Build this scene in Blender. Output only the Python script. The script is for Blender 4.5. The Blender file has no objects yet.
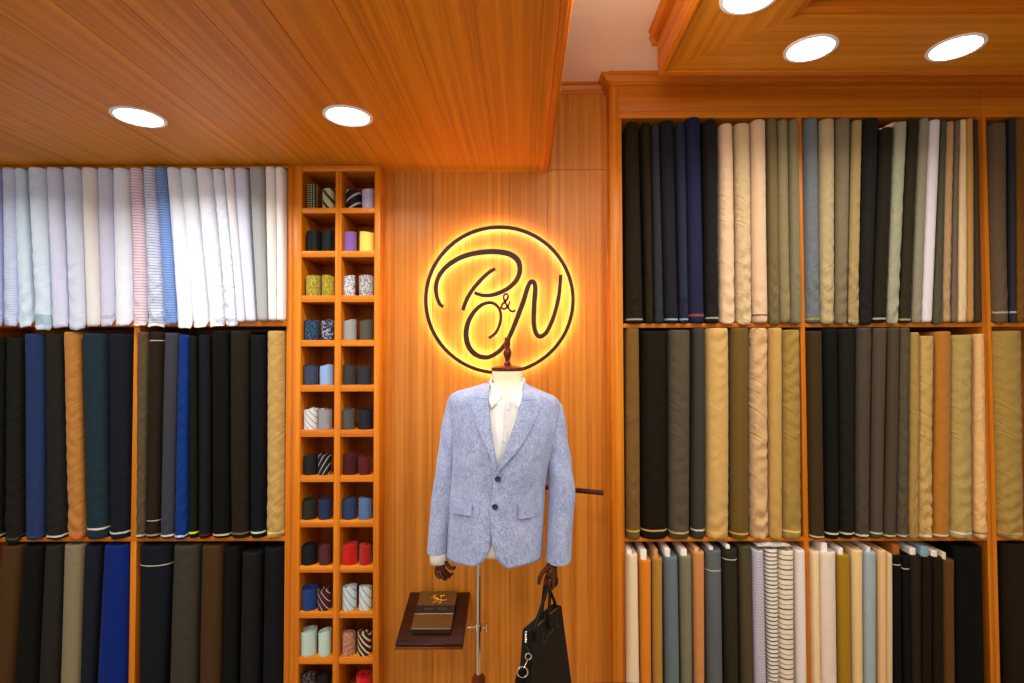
import bpy, bmesh, math, random
from mathutils import Vector, Matrix, Euler, noise
random.seed(7)
SC = bpy.context.scene
COL = SC.collection
PI = math.pi
D, CZ, F = 2.25, 1.65, 540.0
ROT = Euler((math.radians(91.5), 0, 0)).to_matrix()
ROT = ROT @ Matrix.Rotation(math.radians(-0.17), 3, 'Z')
CAM = Vector((0, -D, CZ))

def ray(px, py):
    return ROT @ Vector(((px - 524) / F, -(py - 341.5) / F, -1))
def P(px, py, Y):
    d = ray(px, py); return CAM + d * ((Y - CAM.y) / d.y)
def PZ(px, py, Z):
    d = ray(px, py); return CAM + d * ((Z - CAM.z) / d.z)

# ------------------------------------------------------------------ colour and materials
def lin(c):
    return tuple(((v / 255) / 12.92 if v / 255 <= 0.04045 else ((v / 255 + 0.055) / 1.055) ** 2.4) for v in c)
def rgba(c, k=1.0):
    l = lin(c); return (min(1, l[0] * k), min(1, l[1] * k), min(1, l[2] * k), 1)

class NT:
    def __init__(s, name):
        s.m = bpy.data.materials.new(name); s.m.use_nodes = True
        s.t = s.m.node_tree; s.n = s.t.nodes; s.l = s.t.links
        s.b = s.n['Principled BSDF']; s.co = None
    def new(s, typ, **kw):
        n = s.n.new(typ)
        for k, v in kw.items(): setattr(n, k, v)
        return n
    def put(s, sock, v):
        if hasattr(v, 'links') or hasattr(v, 'is_output'): s.l.new(v, sock)
        else: sock.default_value = v
    def coord(s):
        if s.co is None: s.co = s.new('ShaderNodeTexCoord').outputs['Object']
        return s.co
    def xyz(s, v=None):
        n = s.new('ShaderNodeSeparateXYZ'); s.put(n.inputs[0], v if v is not None else s.coord())
        return n.outputs
    def math(s, op, a, b=0.0, c=0.0):
        n = s.new('ShaderNodeMath', operation=op)
        s.put(n.inputs[0], a); s.put(n.inputs[1], b)
        if op in ('MULTIPLY_ADD', 'SMOOTH_MIN', 'COMPARE'): s.put(n.inputs[2], c)
        return n.outputs[0]
    def noise(s, scale=(1, 1, 1), detail=3, rough=.5, vec=None, nscale=1.0, dist=0):
        mp = s.new('ShaderNodeMapping'); mp.inputs['Scale'].default_value = scale
        s.put(mp.inputs[0], vec if vec is not None else s.coord())
        n = s.new('ShaderNodeTexNoise'); n.inputs['Scale'].default_value = nscale
        n.inputs['Detail'].default_value = detail; n.inputs['Roughness'].default_value = rough
        n.inputs['Distortion'].default_value = dist
        s.l.new(mp.outputs[0], n.inputs['Vector'])
        return n.outputs['Fac']
    def ramp(s, f, stops):
        n = s.new('ShaderNodeValToRGB'); s.put(n.inputs[0], f)
        e = n.color_ramp.elements
        while len(e) < len(stops): e.new(0.5)
        for i, (p, c) in enumerate(stops): e[i].position = p; e[i].color = c
        return n.outputs[0]
    def mix(s, f, a, b, blend='MIX'):
        n = s.new('ShaderNodeMix', data_type='RGBA', blend_type=blend)
        s.put(n.inputs[0], f); s.put(n.inputs[6], a); s.put(n.inputs[7], b)
        return n.outputs[2]
    def bump(s, h, strength=.2, dist=.001):
        n = s.new('ShaderNodeBump'); n.inputs['Strength'].default_value = strength; n.inputs['Distance'].default_value = dist
        s.put(n.inputs['Height'], h); s.l.new(n.outputs[0], s.b.inputs['Normal'])
    def setp(s, **kw):
        for k, v in kw.items(): s.put(s.b.inputs[k.replace('_', ' ')], v)

def m_plain(name, c, rough=.5, metal=0.0, spec=.3):
    t = NT(name); t.setp(Base_Color=rgba(c), Roughness=rough, Metallic=metal)
    t.b.inputs['Specular IOR Level'].default_value = spec
    return t.m

WD = dict(dark=(174, 90, 10), mid=(198, 112, 16), light=(216, 134, 28))
def m_wood(name, axis='z', plank=None, k=1.0, rough=.38, dark=None, mid=None, light=None):
    t = NT(name)
    dark = dark or WD['dark']; mid = mid or WD['mid']; light = light or WD['light']
    ax = 'xyz'.index(axis)
    s1 = [52, 52, 52]; s1[ax] = .45
    s2 = [240, 240, 240]; s2[ax] = 5
    a = t.noise(tuple(s1), 4, .55, dist=.05); b = t.noise(tuple(s2), 2, .5)
    f = t.math('ADD', t.math('MULTIPLY', a, .72), t.math('MULTIPLY', b, .28))
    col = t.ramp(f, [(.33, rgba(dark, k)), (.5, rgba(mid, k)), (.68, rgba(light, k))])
    if plank:
        pax, w, off = plank
        x = t.xyz()['XYZ'.index(pax.upper())]
        i = t.math('FLOOR', t.math('DIVIDE', t.math('ADD', x, off), w))
        wn = t.new('ShaderNodeTexWhiteNoise', noise_dimensions='1D'); t.put(wn.inputs['W'], i)
        v = t.math('MULTIPLY_ADD', wn.outputs[0], .22, .88)
        h = t.new('ShaderNodeHueSaturation'); t.put(h.inputs['Value'], v); t.put(h.inputs['Color'], col)
        col = h.outputs[0]
    t.setp(Base_Color=col, Roughness=t.math('MULTIPLY_ADD', b, .2, rough - .1))
    t.b.inputs['Specular IOR Level'].default_value = .22
    t.bump(b, .15, .0006)
    return t.m

def m_fabric(name, c, pat='plain', c2=None, freq=60, width=.35, ang=45, var=.12, rough=.88, k=1.0, sheen=.15, weave=900, lines=None, crease=0.0, cdir=1):
    t = NT(name)
    A = rgba(c, k); base = A
    n1 = t.noise((1, 1, 1), 3, .6, nscale=35)
    fine = t.noise((1, 1, .25), 2, .7, nscale=weave)
    X, Y, Z = t.xyz()
    col = t.mix(t.math('MULTIPLY_ADD', fine, 1.6, -.3), tuple(v * (1 - var * 1.5) for v in A[:3]) + (1,), tuple(min(1, v * (1 + var)) for v in A[:3]) + (1,))
    B = rgba(c2, k) if c2 else None
    if pat in ('hstripe', 'diag', 'vstripe'):
        th = {'hstripe': 90, 'vstripe': 0, 'diag': ang}[pat] * PI / 180
        # use an unrolled x so stripes run over rounded faces
        u = t.math('ADD', t.math('MULTIPLY', X, math.cos(th)), t.math('MULTIPLY', Z, math.sin(th)))
        if pat == 'hstripe':
            u = t.math('ADD', u, t.math('MULTIPLY', t.math('SUBTRACT', n1, .5), .006))
        fr = t.math('FRACT', t.math('MULTIPLY', u, freq))
        col = t.mix(t.math('LESS_THAN', fr, width), col, B)
        if lines:
            fr2 = t.math('FRACT', t.math('MULTIPLY_ADD', u, freq, .5))
            col = t.mix(t.math('LESS_THAN', fr2, lines[1]), col, rgba(lines[0]))
    elif pat == 'dots':
        fx = t.math('SUBTRACT', t.math('FRACT', t.math('MULTIPLY', X, freq)), .5)
        fz = t.math('SUBTRACT', t.math('FRACT', t.math('MULTIPLY', Z, freq)), .5)
        d = t.math('SQRT', t.math('ADD', t.math('MULTIPLY', fx, fx), t.math('MULTIPLY', fz, fz)))
        col = t.mix(t.math('LESS_THAN', d, width), col, B)
    elif pat == 'check':
        th = 45 * PI / 180
        u = t.math('ADD', t.math('MULTIPLY', X, freq), t.math('MULTIPLY', Z, freq))
        v = t.math('SUBTRACT', t.math('MULTIPLY', X, freq), t.math('MULTIPLY', Z, freq))
        a = t.math('LESS_THAN', t.math('FRACT', u), .5); b = t.math('LESS_THAN', t.math('FRACT', v), .5)
        col = t.mix(t.math('ABSOLUTE', t.math('SUBTRACT', a, b)), col, B)
    elif pat == 'paisley':
        vo = t.new('ShaderNodeTexVoronoi', feature='F1'); vo.inputs['Scale'].default_value = freq
        t.put(vo.inputs['Vector'], t.coord())
        nn = t.noise((1, 1, 1), 3, .6, nscale=freq * .9, dist=1.2)
        f = t.math('GREATER_THAN', t.math('ADD', t.math('MULTIPLY', vo.outputs['Distance'], .6), nn), 1.12 - width * .85)
        col = t.mix(f, col, B)
    elif pat == 'heather':
        a = t.noise((1.0, 1, .10), 3, .65, nscale=620); b = t.noise((.10, 1, 1.0), 3, .65, nscale=620)
        big = t.noise((1, 1, .5), 4, .6, nscale=28)
        f = t.math('ADD', t.math('ADD', t.math('MULTIPLY', a, .42), t.math('MULTIPLY', b, .42)), t.math('MULTIPLY', big, .14))
        col = t.ramp(f, [(.36, A), (.49, tuple((A[i] + B[i]) / 2 for i in range(3)) + (1,)), (.63, B)])
    t.setp(Base_Color=col, Roughness=rough)
    t.b.inputs['Specular IOR Level'].default_value = .12
    t.b.inputs['Sheen Weight'].default_value = sheen * min(1, sum(A[:3]) * 1.2)
    wv = t.math('ADD', t.math('MULTIPLY', t.math('SINE', t.math('MULTIPLY', t.math('ADD', Z, X), 2600)), .15), t.math('MULTIPLY', n1, 1.5))
    if crease:
        mp = t.new('ShaderNodeMapping'); mp.inputs['Rotation'].default_value = (0, math.radians(38 * cdir), 0); t.l.new(t.coord(), mp.inputs[0])
        c1 = t.noise((6, 6, 32), 2, .5, vec=mp.outputs[0], dist=.6)
        c2 = t.noise((5, 5, 66), 2, .5, vec=mp.outputs[0], dist=.9)
        env = t.noise((5, 5, 4), 1, .5)
        cr = t.math('MULTIPLY', t.math('ADD', t.math('POWER', t.math('ABSOLUTE', t.math('MULTIPLY_ADD', c1, 2, -1)), .8), t.math('MULTIPLY', c2, .3)), env)
        wv = t.math('ADD', wv, t.math('MULTIPLY', cr, 9 * crease))
    t.bump(wv, .5 if crease else .25, .002)
    return t.m

def m_emit(name, c, s):
    t = NT(name); t.setp(Base_Color=rgba(c), Emission_Color=rgba(c), Emission_Strength=s); return t.m

M_WOODZ = m_wood('wood_vertical', 'z'); M_WOODX = m_wood('wood_horizontal', 'x'); M_WOODY = m_wood('wood_depth', 'y')
M_PANEL = m_wood('wall_panel_wood', 'z', ('x', .16, .7), dark=(168, 94, 24), mid=(190, 115, 33), light=(208, 135, 48))
M_SOFF = m_wood('soffit_wood', 'y', ('x', .153, 5.0), rough=.45, dark=(172, 104, 12), mid=(198, 124, 18), light=(216, 144, 30))
M_BACK = m_wood('shaded_back_wood', 'z', k=.55)  # same wood darkened, recess shade put into its colour
M_DARKW = m_wood('dark_wood', 'x', dark=(42, 16, 6), mid=(60, 24, 8), light=(78, 34, 14), rough=.3)
M_DARKZ = m_wood('dark_turned_wood', 'z', dark=(62, 22, 8), mid=(92, 36, 14), light=(120, 56, 26), rough=.22)
M_HAND = m_wood('hand_wood', 'z', dark=(46, 20, 10), mid=(72, 34, 16), light=(100, 54, 30), rough=.22)
M_CEIL = m_plain('ceiling_paint', (248, 228, 200), .9)
M_FLOOR = None

# ------------------------------------------------------------------ object helpers
def obj(name, me_or_bm, mat=None, parent=None, smooth=None, kind=None, label=None):
    if isinstance(me_or_bm, bmesh.types.BMesh):
        bmesh.ops.recalc_face_normals(me_or_bm, faces=me_or_bm.faces)
        me = bpy.data.meshes.new(name); me_or_bm.to_mesh(me); me_or_bm.free()
    else: me = me_or_bm
    o = bpy.data.objects.new(name, me); COL.objects.link(o)
    if mat: me.materials.append(mat)
    if smooth:
        for p in me.polygons: p.use_smooth = True
        if smooth != True:
            me.set_sharp_from_angle(angle=math.radians(smooth))
    if parent:
        o.parent = parent; o.matrix_parent_inverse = Matrix.Translation(-parent.location)
    if kind: o['kind'] = kind
    if label: o['label'] = label
    return o
def tag(o, label, cat, group=None):
    o['label'] = label; o['category'] = cat
    if group: o['group'] = group
    n = len(label.split()); assert 4 <= n <= 16, (n, label)
    return o
def thing(name, loc, label, cat, group=None):
    o = bpy.data.objects.new(name, None); COL.objects.link(o); o.location = loc; o.empty_display_size = .05
    return tag(o, label, cat, group)

def box(bm, x0, x1, y0, y1, z0, z1, bev=0.0):
    r = bmesh.ops.create_cube(bm, size=1)
    vs = r['verts']
    for v in vs:
        v.co = Vector(((x0 + x1) / 2 + v.co.x * (x1 - x0), (y0 + y1) / 2 + v.co.y * (y1 - y0), (z0 + z1) / 2 + v.co.z * (z1 - z0)))
    if bev:
        es = {e for v in vs for e in v.link_edges}
        bmesh.ops.bevel(bm, geom=list(es), offset=bev, segments=2, affect='EDGES', profile=.5)
def boxobj(name, b, mat, parent=None, bev=.0015, **kw):
    bm = bmesh.new(); box(bm, *b, bev=bev); return obj(name, bm, mat, parent, smooth=30, **kw)

def grid_mesh(bm, rows, close_u=False, cap0=False, cap1=False):
    V = [[bm.verts.new(p) for p in r] for r in rows]
    n = len(V[0])
    for i in range(len(V) - 1):
        for j in range(n if close_u else n - 1):
            k = (j + 1) % n
            bm.faces.new((V[i][j], V[i][k], V[i + 1][k], V[i + 1][j]))
    if cap0: bm.faces.new(V[0])
    if cap1: bm.faces.new(list(reversed(V[-1])))
    return V

def lathe(bm, cx, cy, prof, n=28):
    rows = [[Vector((cx + r * math.cos(2 * PI * i / n), cy + r * math.sin(2 * PI * i / n), z)) for i in range(n)] for r, z in prof]
    grid_mesh(bm, rows, True, True, True)

def catmull(pts, m=8):
    out = []
    n = len(pts)
    for i in range(n - 1):
        p0 = pts[max(0, i - 1)]; p1 = pts[i]; p2 = pts[i + 1]; p3 = pts[min(n - 1, i + 2)]
        for k in range(m):
            t = k / m
            out.append(tuple(.5 * ((2 * p1[j]) + (-p0[j] + p2[j]) * t + (2 * p0[j] - 5 * p1[j] + 4 * p2[j] - p3[j]) * t * t + (-p0[j] + 3 * p1[j] - 3 * p2[j] + p3[j]) * t ** 3) for j in range(len(p1))))
    out.append(tuple(pts[-1])); return out

def tube(bm, pts, rad, n=10, flat=1.0):
    """round bar along world points; rad number or list"""
    pts = [Vector(p) for p in pts]
    if not isinstance(rad, (list, tuple)): rad = [rad] * len(pts)
    rows = []; up = None
    for i, p in enumerate(pts):
        t = (pts[min(i + 1, len(pts) - 1)] - pts[max(i - 1, 0)]).normalized()
        if up is None:
            up = Vector((0, 1, 0)) if abs(t.y) < .9 else Vector((1, 0, 0))
        a = (up - t * up.dot(t)).normalized(); b = t.cross(a); up = a
        rows.append([p + (a * math.cos(2 * PI * k / n) * flat + b * math.sin(2 * PI * k / n)) * rad[i] for k in range(n)])
    grid_mesh(bm, rows, True, True, True)

def ribbon(bm, pts, widths, y0, y1, wk=1.0, closed=False):
    """flat stroke in the XZ plane between depths y0 and y1"""
    P2 = [Vector((p[0], p[1])) for p in pts]; n = len(P2); rows = []
    for i, p in enumerate(P2):
        if closed: t = P2[(i + 1) % n] - P2[(i - 1) % n]
        else: t = P2[min(i + 1, n - 1)] - P2[max(i - 1, 0)]
        t.normalize(); nn = Vector((-t.y, t.x)) * widths[i] * wk / 2
        a = p + nn; b = p - nn
        rows.append([(a.x, y0, a.y), (b.x, y0, b.y), (b.x, y1, b.y), (a.x, y1, a.y)])
    if closed: rows.append(rows[0])
    grid_mesh(bm, rows, True, not closed, not closed)
    if closed: bmesh.ops.remove_doubles(bm, verts=bm.verts, dist=1e-5)

# ------------------------------------------------------------------ the room
CAB_Y = -.08                                   # front plane of the cabinets
SOFF_Z = CZ + .775; CEIL_Z = CZ + 1.14
XL, XR = -2.6, 3.0

def planks(bm, u0, u1, step, off, fn_pt, a0, a1, groove=.0026, depth=.002, back=.02):
    """panel whose visible face has V grooves every step; fn_pt(u, a, d) -> point, d = depth behind the face"""
    us = [(u0, 0)]
    k = math.ceil((u0 + off) / step + .05)
    while k * step - off < u1 - .02:
        u = k * step - off
        us += [(u - groove / 2, 0), (u - groove / 5, depth), (u + groove / 5, depth), (u + groove / 2, 0)]; k += 1
    us.append((u1, 0))
    r = [[fn_pt(u, a, d) for u, d in us] + [fn_pt(u1, a, back), fn_pt(u0, a, back)] for a in (a0, a1)]
    grid_mesh(bm, r, True, True, True)

# floor
t = NT('floor_tile'); c = t.coord()
X_, Y_, Z_ = t.xyz()
g = t.math('MAXIMUM', t.math('GREATER_THAN', t.math('FRACT', t.math('DIVIDE', X_, .6)), .993), t.math('GREATER_THAN', t.math('FRACT', t.math('DIVIDE', Y_, .6)), .993))
t.setp(Base_Color=t.mix(g, t.mix(t.noise(nscale=6, detail=5), rgba((196, 168, 136)), rgba((212, 186, 154))), rgba((120, 110, 100))), Roughness=.25)
boxobj('floor', (XL, XR, -4.2, .5, -.05, 0), t.m, kind='structure')
boxobj('ceiling', (XL, XR, -4.2, .5, CEIL_Z, CEIL_Z + .05), M_CEIL, kind='structure')

# panelled wall between tie rack and right cabinet
wx0 = P(384, 350, 0).x; wx1 = P(609, 350, 0).x
bm = bmesh.new()
planks(bm, wx0 - .02, wx1 + .02, .16, .7 + 0, lambda u, a, d: (u, d, a), 0, SOFF_Z + .004)
obj('wall_back', bm, M_PANEL, kind='structure')
bm = bmesh.new()
planks(bm, wx0 - .02, wx1 + .02, .16, .7, lambda u, a, d: (u, d, a), SOFF_Z + .006, CEIL_Z)
obj('wall_back', bm, M_PANEL, kind='structure')
boxobj('wall_back', (XL, XR, .5, .56, 0, CEIL_Z), M_CEIL, kind='structure')
def crown(bm, p0, p1, outv, s=1.0):
    """stepped crown moulding from p0 to p1 hugging the ceiling; outv = outward dir"""
    prof = [(0, -.062), (.012, -.062), (.014, -.05), (.024, -.046), (.032, -.03), (.036, -.02), (.05, -.016), (.05, 0), (0, 0)]
    rows = []
    for p in (p0, p1):
        rows.append([Vector(p) + Vector(outv) * a * s + Vector((0, 0, b * s)) for a, b in prof])
    grid_mesh(bm, rows, True, True, True)
bm = bmesh.new(); crown(bm, (.1, 0, CEIL_Z), (wx1, 0, CEIL_Z), (0, -1, 0), .62)
obj('trim_1', bm, M_WOODX, kind='structure')

# left dropped soffit
SX = .10
bm = bmesh.new()
planks(bm, XL, SX - .03, .153, 5.0 + .005, lambda u, a, d: (u, a, SOFF_Z + d), -4.2, 0)
obj('ceiling', bm, M_SOFF, kind='structure')
boxobj('ceiling', (XL, SX - .002, -4.2, 0, SOFF_Z + .022, CEIL_Z), M_CEIL, kind='structure')
bm = bmesh.new()
box(bm, SX - .03, SX - .016, -4.2, -.0, SOFF_Z - .004, SOFF_Z + .03, .002)
box(bm, SX - .016, SX, -4.2, -.0, SOFF_Z - .008, CEIL_Z, .002)
box(bm, SX - .0, SX + .012, -4.2, -.0, SOFF_Z + .02, SOFF_Z + .06, .003)
obj('trim_2', bm, M_WOODY, kind='structure')

# right dropped soffit with mitred frame and raised centre
RZ = CZ + .984; RX0 = P(659, 72, -.395).x + .010; RY1 = -.395
W_ = .30
bm = bmesh.new()
def frame_face(bm, z0, z1, xa, xb, ya, yb):
    box(bm, xa, xb, ya, yb, z0, z1)
# left border (grain along y)
bm = bmesh.new()
v = [bm.verts.new(p) for p in [(RX0, -4.2, RZ), (RX0, RY1, RZ), (RX0 + W_, RY1 - W_, RZ), (RX0 + W_, -4.2, RZ)]]
w = [bm.verts.new((p.co.x, p.co.y, RZ + .03)) for p in v]
bm.faces.new(v); bm.faces.new(list(reversed(w)))
for i in range(4): bm.faces.new((v[i], v[(i + 1) % 4], w[(i + 1) % 4], w[i]))
obj('ceiling', bm, m_wood('border_wood_depth', 'y', ('x', .1, .04), rough=.45, dark=(172, 104, 12), mid=(198, 124, 18), light=(216, 144, 30)), kind='structure')
bm = bmesh.new()
v = [bm.verts.new(p) for p in [(RX0, RY1, RZ), (XR, RY1, RZ), (XR, RY1 - W_, RZ), (RX0 + W_, RY1 - W_, RZ)]]
w = [bm.verts.new((p.co.x, p.co.y, RZ + .03)) for p in v]
bm.faces.new(v); bm.faces.new(list(reversed(w)))
for i in range(4): bm.faces.new((v[i], v[(i + 1) % 4], w[(i + 1) % 4], w[i]))
M_BORD = m_wood('border_wood_across', 'x', ('y', .1, .04), rough=.45, dark=(172, 104, 12), mid=(198, 124, 18), light=(216, 144, 30))
obj('ceiling', bm, M_BORD, kind='structure')
bm = bmesh.new()   # raised centre of the tray
planks(bm, -4.2, RY1 - W_ - .0, .153, 5.0, lambda u, a, d: (a, u, RZ + .045 + d), RX0 + W_ + 0, XR)
obj('ceiling', bm, M_BORD, kind='structure')
bm = bmesh.new()   # inner step mouldings
box(bm, RX0 + W_, RX0 + W_ + .03, -4.2, RY1 - W_, RZ + .012, RZ + .046, .002)
obj('trim_3', bm, M_WOODY, kind='structure')
bm = bmesh.new(); box(bm, RX0 + W_ + .03, XR, RY1 - W_ - .03, RY1 - W_, RZ + .012, RZ + .046, .002)
obj('trim_3', bm, M_WOODX, kind='structure')
bm = bmesh.new()   # side fascia, back fascia with bead, crown round the top
box(bm, RX0 - .012, RX0, -4.2, RY1, RZ - .006, CEIL_Z - .001, .002)
box(bm, RX0 - .004, RX0 + .004, -4.2, RY1 - .0, RZ - .010, RZ - .006)
crown(bm, (RX0 - .012, -4.2, CEIL_Z), (RX0 - .012, RY1 + .012, CEIL_Z), (-1, 0, 0), .6)
obj('trim_4', bm, M_WOODY, kind='structure')
bm = bmesh.new()
box(bm, RX0 - .012, XR, RY1, RY1 + .012, RZ - .006, CEIL_Z - .001, .002)
box(bm, RX0, XR, RY1 - .016, RY1, RZ - .006, RZ, .001)
crown(bm, (RX0 - .03, RY1 + .012, CEIL_Z), (XR, RY1 + .012, CEIL_Z), (0, 1, 0), .8)
obj('trim_4', bm, M_WOODX, kind='structure')

# ------------------------------------------------------------------ cabinets
BACK = .20
def xat(px, py=350, Y=CAB_Y): return P(px, py, Y).x
def zat(px, py, Y=CAB_Y): return P(px, py, Y).z
TH = .0245
def cabinet(name, label, x0, x1, zrows, dividers, stile, top_z, open_top, open_x0, open_x1, full_top_div=True):
    pass

# shelf top heights
L1 = zat(220, 321); L1b = zat(220, 326.3); L2 = zat(200, 536.8); L2b = zat(200, 541.2)
R1 = zat(800, 323); R1b = zat(800, 327.3); R2 = zat(800, 537.3); R2b = zat(800, 541.2)
Z3 = .07
# left fabric cabinet
lx0 = XL + .35; lx1 = xat(292); lo1 = xat(286.3)
ltop = SOFF_Z - .012
tc = thing('fabric_cabinet', (lx0, CAB_Y, 0), 'orange wooden cabinet holding pale shirtings over dark suit cloths, beneath the low soffit', 'cabinet')
boxobj('side_panel', (lo1, lx1, CAB_Y, BACK, 0, SOFF_Z - .001), M_WOODZ, tc)
boxobj('side_panel', (lx0, lx0 + .03, CAB_Y, BACK, 0, SOFF_Z - .001), M_WOODZ, tc)
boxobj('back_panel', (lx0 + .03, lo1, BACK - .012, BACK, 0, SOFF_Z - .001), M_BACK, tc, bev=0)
boxobj('top_rail', (lx0 + .03, lo1, CAB_Y, BACK - .012, ltop, SOFF_Z - .001), M_WOODX, tc)
boxobj('shelf', (lx0 + .03, lo1, CAB_Y, BACK - .012, L1b, L1), M_WOODX, tc)
boxobj('shelf', (lx0 + .03, lo1, CAB_Y, BACK - .012, L2b, L2), M_WOODX, tc)
boxobj('shelf', (lx0 + .03, lo1, CAB_Y, BACK - .012, 0, Z3), M_WOODX, tc)
ld0, ld1 = xat(130.6, 540), xat(136.6, 540)
boxobj('divider', (ld0, ld1, CAB_Y, BACK - .012, Z3, L2b), M_WOODZ, tc)
boxobj('divider', (ld0, ld1, CAB_Y, BACK - .012, L2, L1b), M_WOODZ, tc)

# right fabric cabinets
rx0 = xat(611); ro0 = xat(623.5); rtop = zat(800, 118)
rd0, rd1 = xat(800.5, 330), xat(805.2, 330)
re0, re1 = xat(982.3, 330), xat(987, 330); rf0, rf1 = xat(987.2, 330), xat(991.5, 330)
tr = thing('fabric_cabinet', (rx0, CAB_Y, 0), 'tall orange wooden cabinet of suit cloths beside panelled wall, reaching the white ceiling', 'cabinet')
boxobj('side_panel', (rx0, ro0 - .012, CAB_Y, BACK, 0, CEIL_Z - .001), M_WOODZ, tr)
boxobj('stile', (ro0 - .012, ro0, CAB_Y + .004, BACK - .012, 0, rtop + .02), M_WOODZ, tr)
boxobj('side_panel', (re0, re1, CAB_Y, BACK, 0, rtop + .02), M_WOODZ, tr)
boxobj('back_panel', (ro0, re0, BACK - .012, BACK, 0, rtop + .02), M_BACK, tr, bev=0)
boxobj('top_rail', (ro0 - .012, re1, CAB_Y - .004, BACK, rtop, rtop + .028), M_WOODX, tr)
boxobj('header', (ro0 - .012, re1, CAB_Y, BACK, rtop + .028, CEIL_Z - .001), m_wood('header_wood', 'x', ('z', .11, .02)), tr)
bm = bmesh.new(); crown(bm, (rx0 - .004, CAB_Y, CEIL_Z), (re1, CAB_Y, CEIL_Z), (0, -1, 0), .7); crown(bm, (rx0, 0, CEIL_Z), (rx0, CAB_Y - .03, CEIL_Z), (-1, 0, 0), .7)
obj('crown_moulding', bm, M_WOODX, tr)
for a, b in ((R1b, R1), (R2b, R2), (0, Z3)):
    boxobj('shelf', (ro0, rd0, CAB_Y, BACK - .012, a, b), M_WOODX, tr)
    boxobj('shelf', (rd1, re0, CAB_Y, BACK - .012, a, b), M_WOODX, tr)
boxobj('divider', (rd0, rd1, CAB_Y, BACK - .012, Z3, rtop), M_WOODZ, tr)
te = thing('fabric_cabinet', (rf0, CAB_Y, 0), 'orange wooden cabinet cut off by the right edge, beyond the double post', 'cabinet')
boxobj('side_panel', (rf0, rf1, CAB_Y, BACK, 0, rtop + .02), M_WOODZ, te)
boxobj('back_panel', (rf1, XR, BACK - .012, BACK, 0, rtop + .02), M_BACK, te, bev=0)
boxobj('top_rail', (rf0, XR, CAB_Y - .004, BACK, rtop, rtop + .028), M_WOODX, te)
boxobj('header', (rf0, XR, CAB_Y, BACK, rtop + .028, CEIL_Z - .001), M_WOODX, te)
bm = bmesh.new(); crown(bm, (rf0, CAB_Y, CEIL_Z), (XR, CAB_Y, CEIL_Z), (0, -1, 0), .7)
obj('crown_moulding', bm, M_WOODX, te)
for a, b in ((R1b, R1), (R2b, R2), (0, Z3)):
    boxobj('shelf', (rf1, XR - .03, CAB_Y, BACK - .012, a, b), M_WOODX, te)
boxobj('side_panel', (XR - .03, XR, CAB_Y, BACK, 0, rtop), M_WOODZ, te)

# tie rack
TY = CAB_Y - .004; TB = .14
tx0 = lx1 + .001; tx1 = xat(380); tl0 = xat(301.2); tl1 = xat(334.8); tr0 = xat(341); tr1 = xat(374.2)
tt = thing('tie_rack', (tx0, TY, 0), 'narrow orange wooden pigeonhole rack of rolled ties, two cubbies wide, beside panelled wall', 'rack')
rows_px = [(171, 207.7), (213, 250.8), (257, 295.4), (302, 340), (346.3, 385), (391.6, 430), (437, 475.6), (482.2, 520.6), (527.4, 566.3), (572.8, 612), (618.4, 657.6), (664.4, 703)]
boxobj('side_panel', (tx0, tl0, TY, BACK, 0, SOFF_Z - .001), M_WOODZ, tt)
boxobj('side_panel', (tr1, tx1, TY, BACK, 0, SOFF_Z - .001), M_WOODZ, tt)
boxobj('divider', (tl1, tr0, TY, TB, 0, zat(338, 171, TY)), M_WOODZ, tt)
boxobj('back_panel', (tl0, tr1, TB, TB + .01, 0, SOFF_Z - .001), M_WOODZ, tt, bev=0)
boxobj('top_rail', (tl0, tr1, TY, TB, zat(338, 171, TY), SOFF_Z - .001), M_WOODX, tt)
cub = []
zr = [(zat(338, a, TY), zat(338, b, TY)) for a, b in rows_px]
for i, (zt, zb) in enumerate(zr):
    cub.append((zb, zt))
    znext = zr[i + 1][0] if i + 1 < len(zr) else zb - .024
    for a, b in ((tl0, tl1), (tr0, tr1)):
        boxobj('shelf', (a, b, TY + .001, TB, znext, zb), M_WOODX, tt)
zlast = zr[-1][1] - .024
boxobj('base_panel', (tl0, tl1, TY + .001, TY + .02, 0, zlast), M_WOODZ, tt)
boxobj('base_panel', (tr0, tr1, TY + .001, TY + .02, 0, zlast), M_WOODZ, tt)

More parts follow.
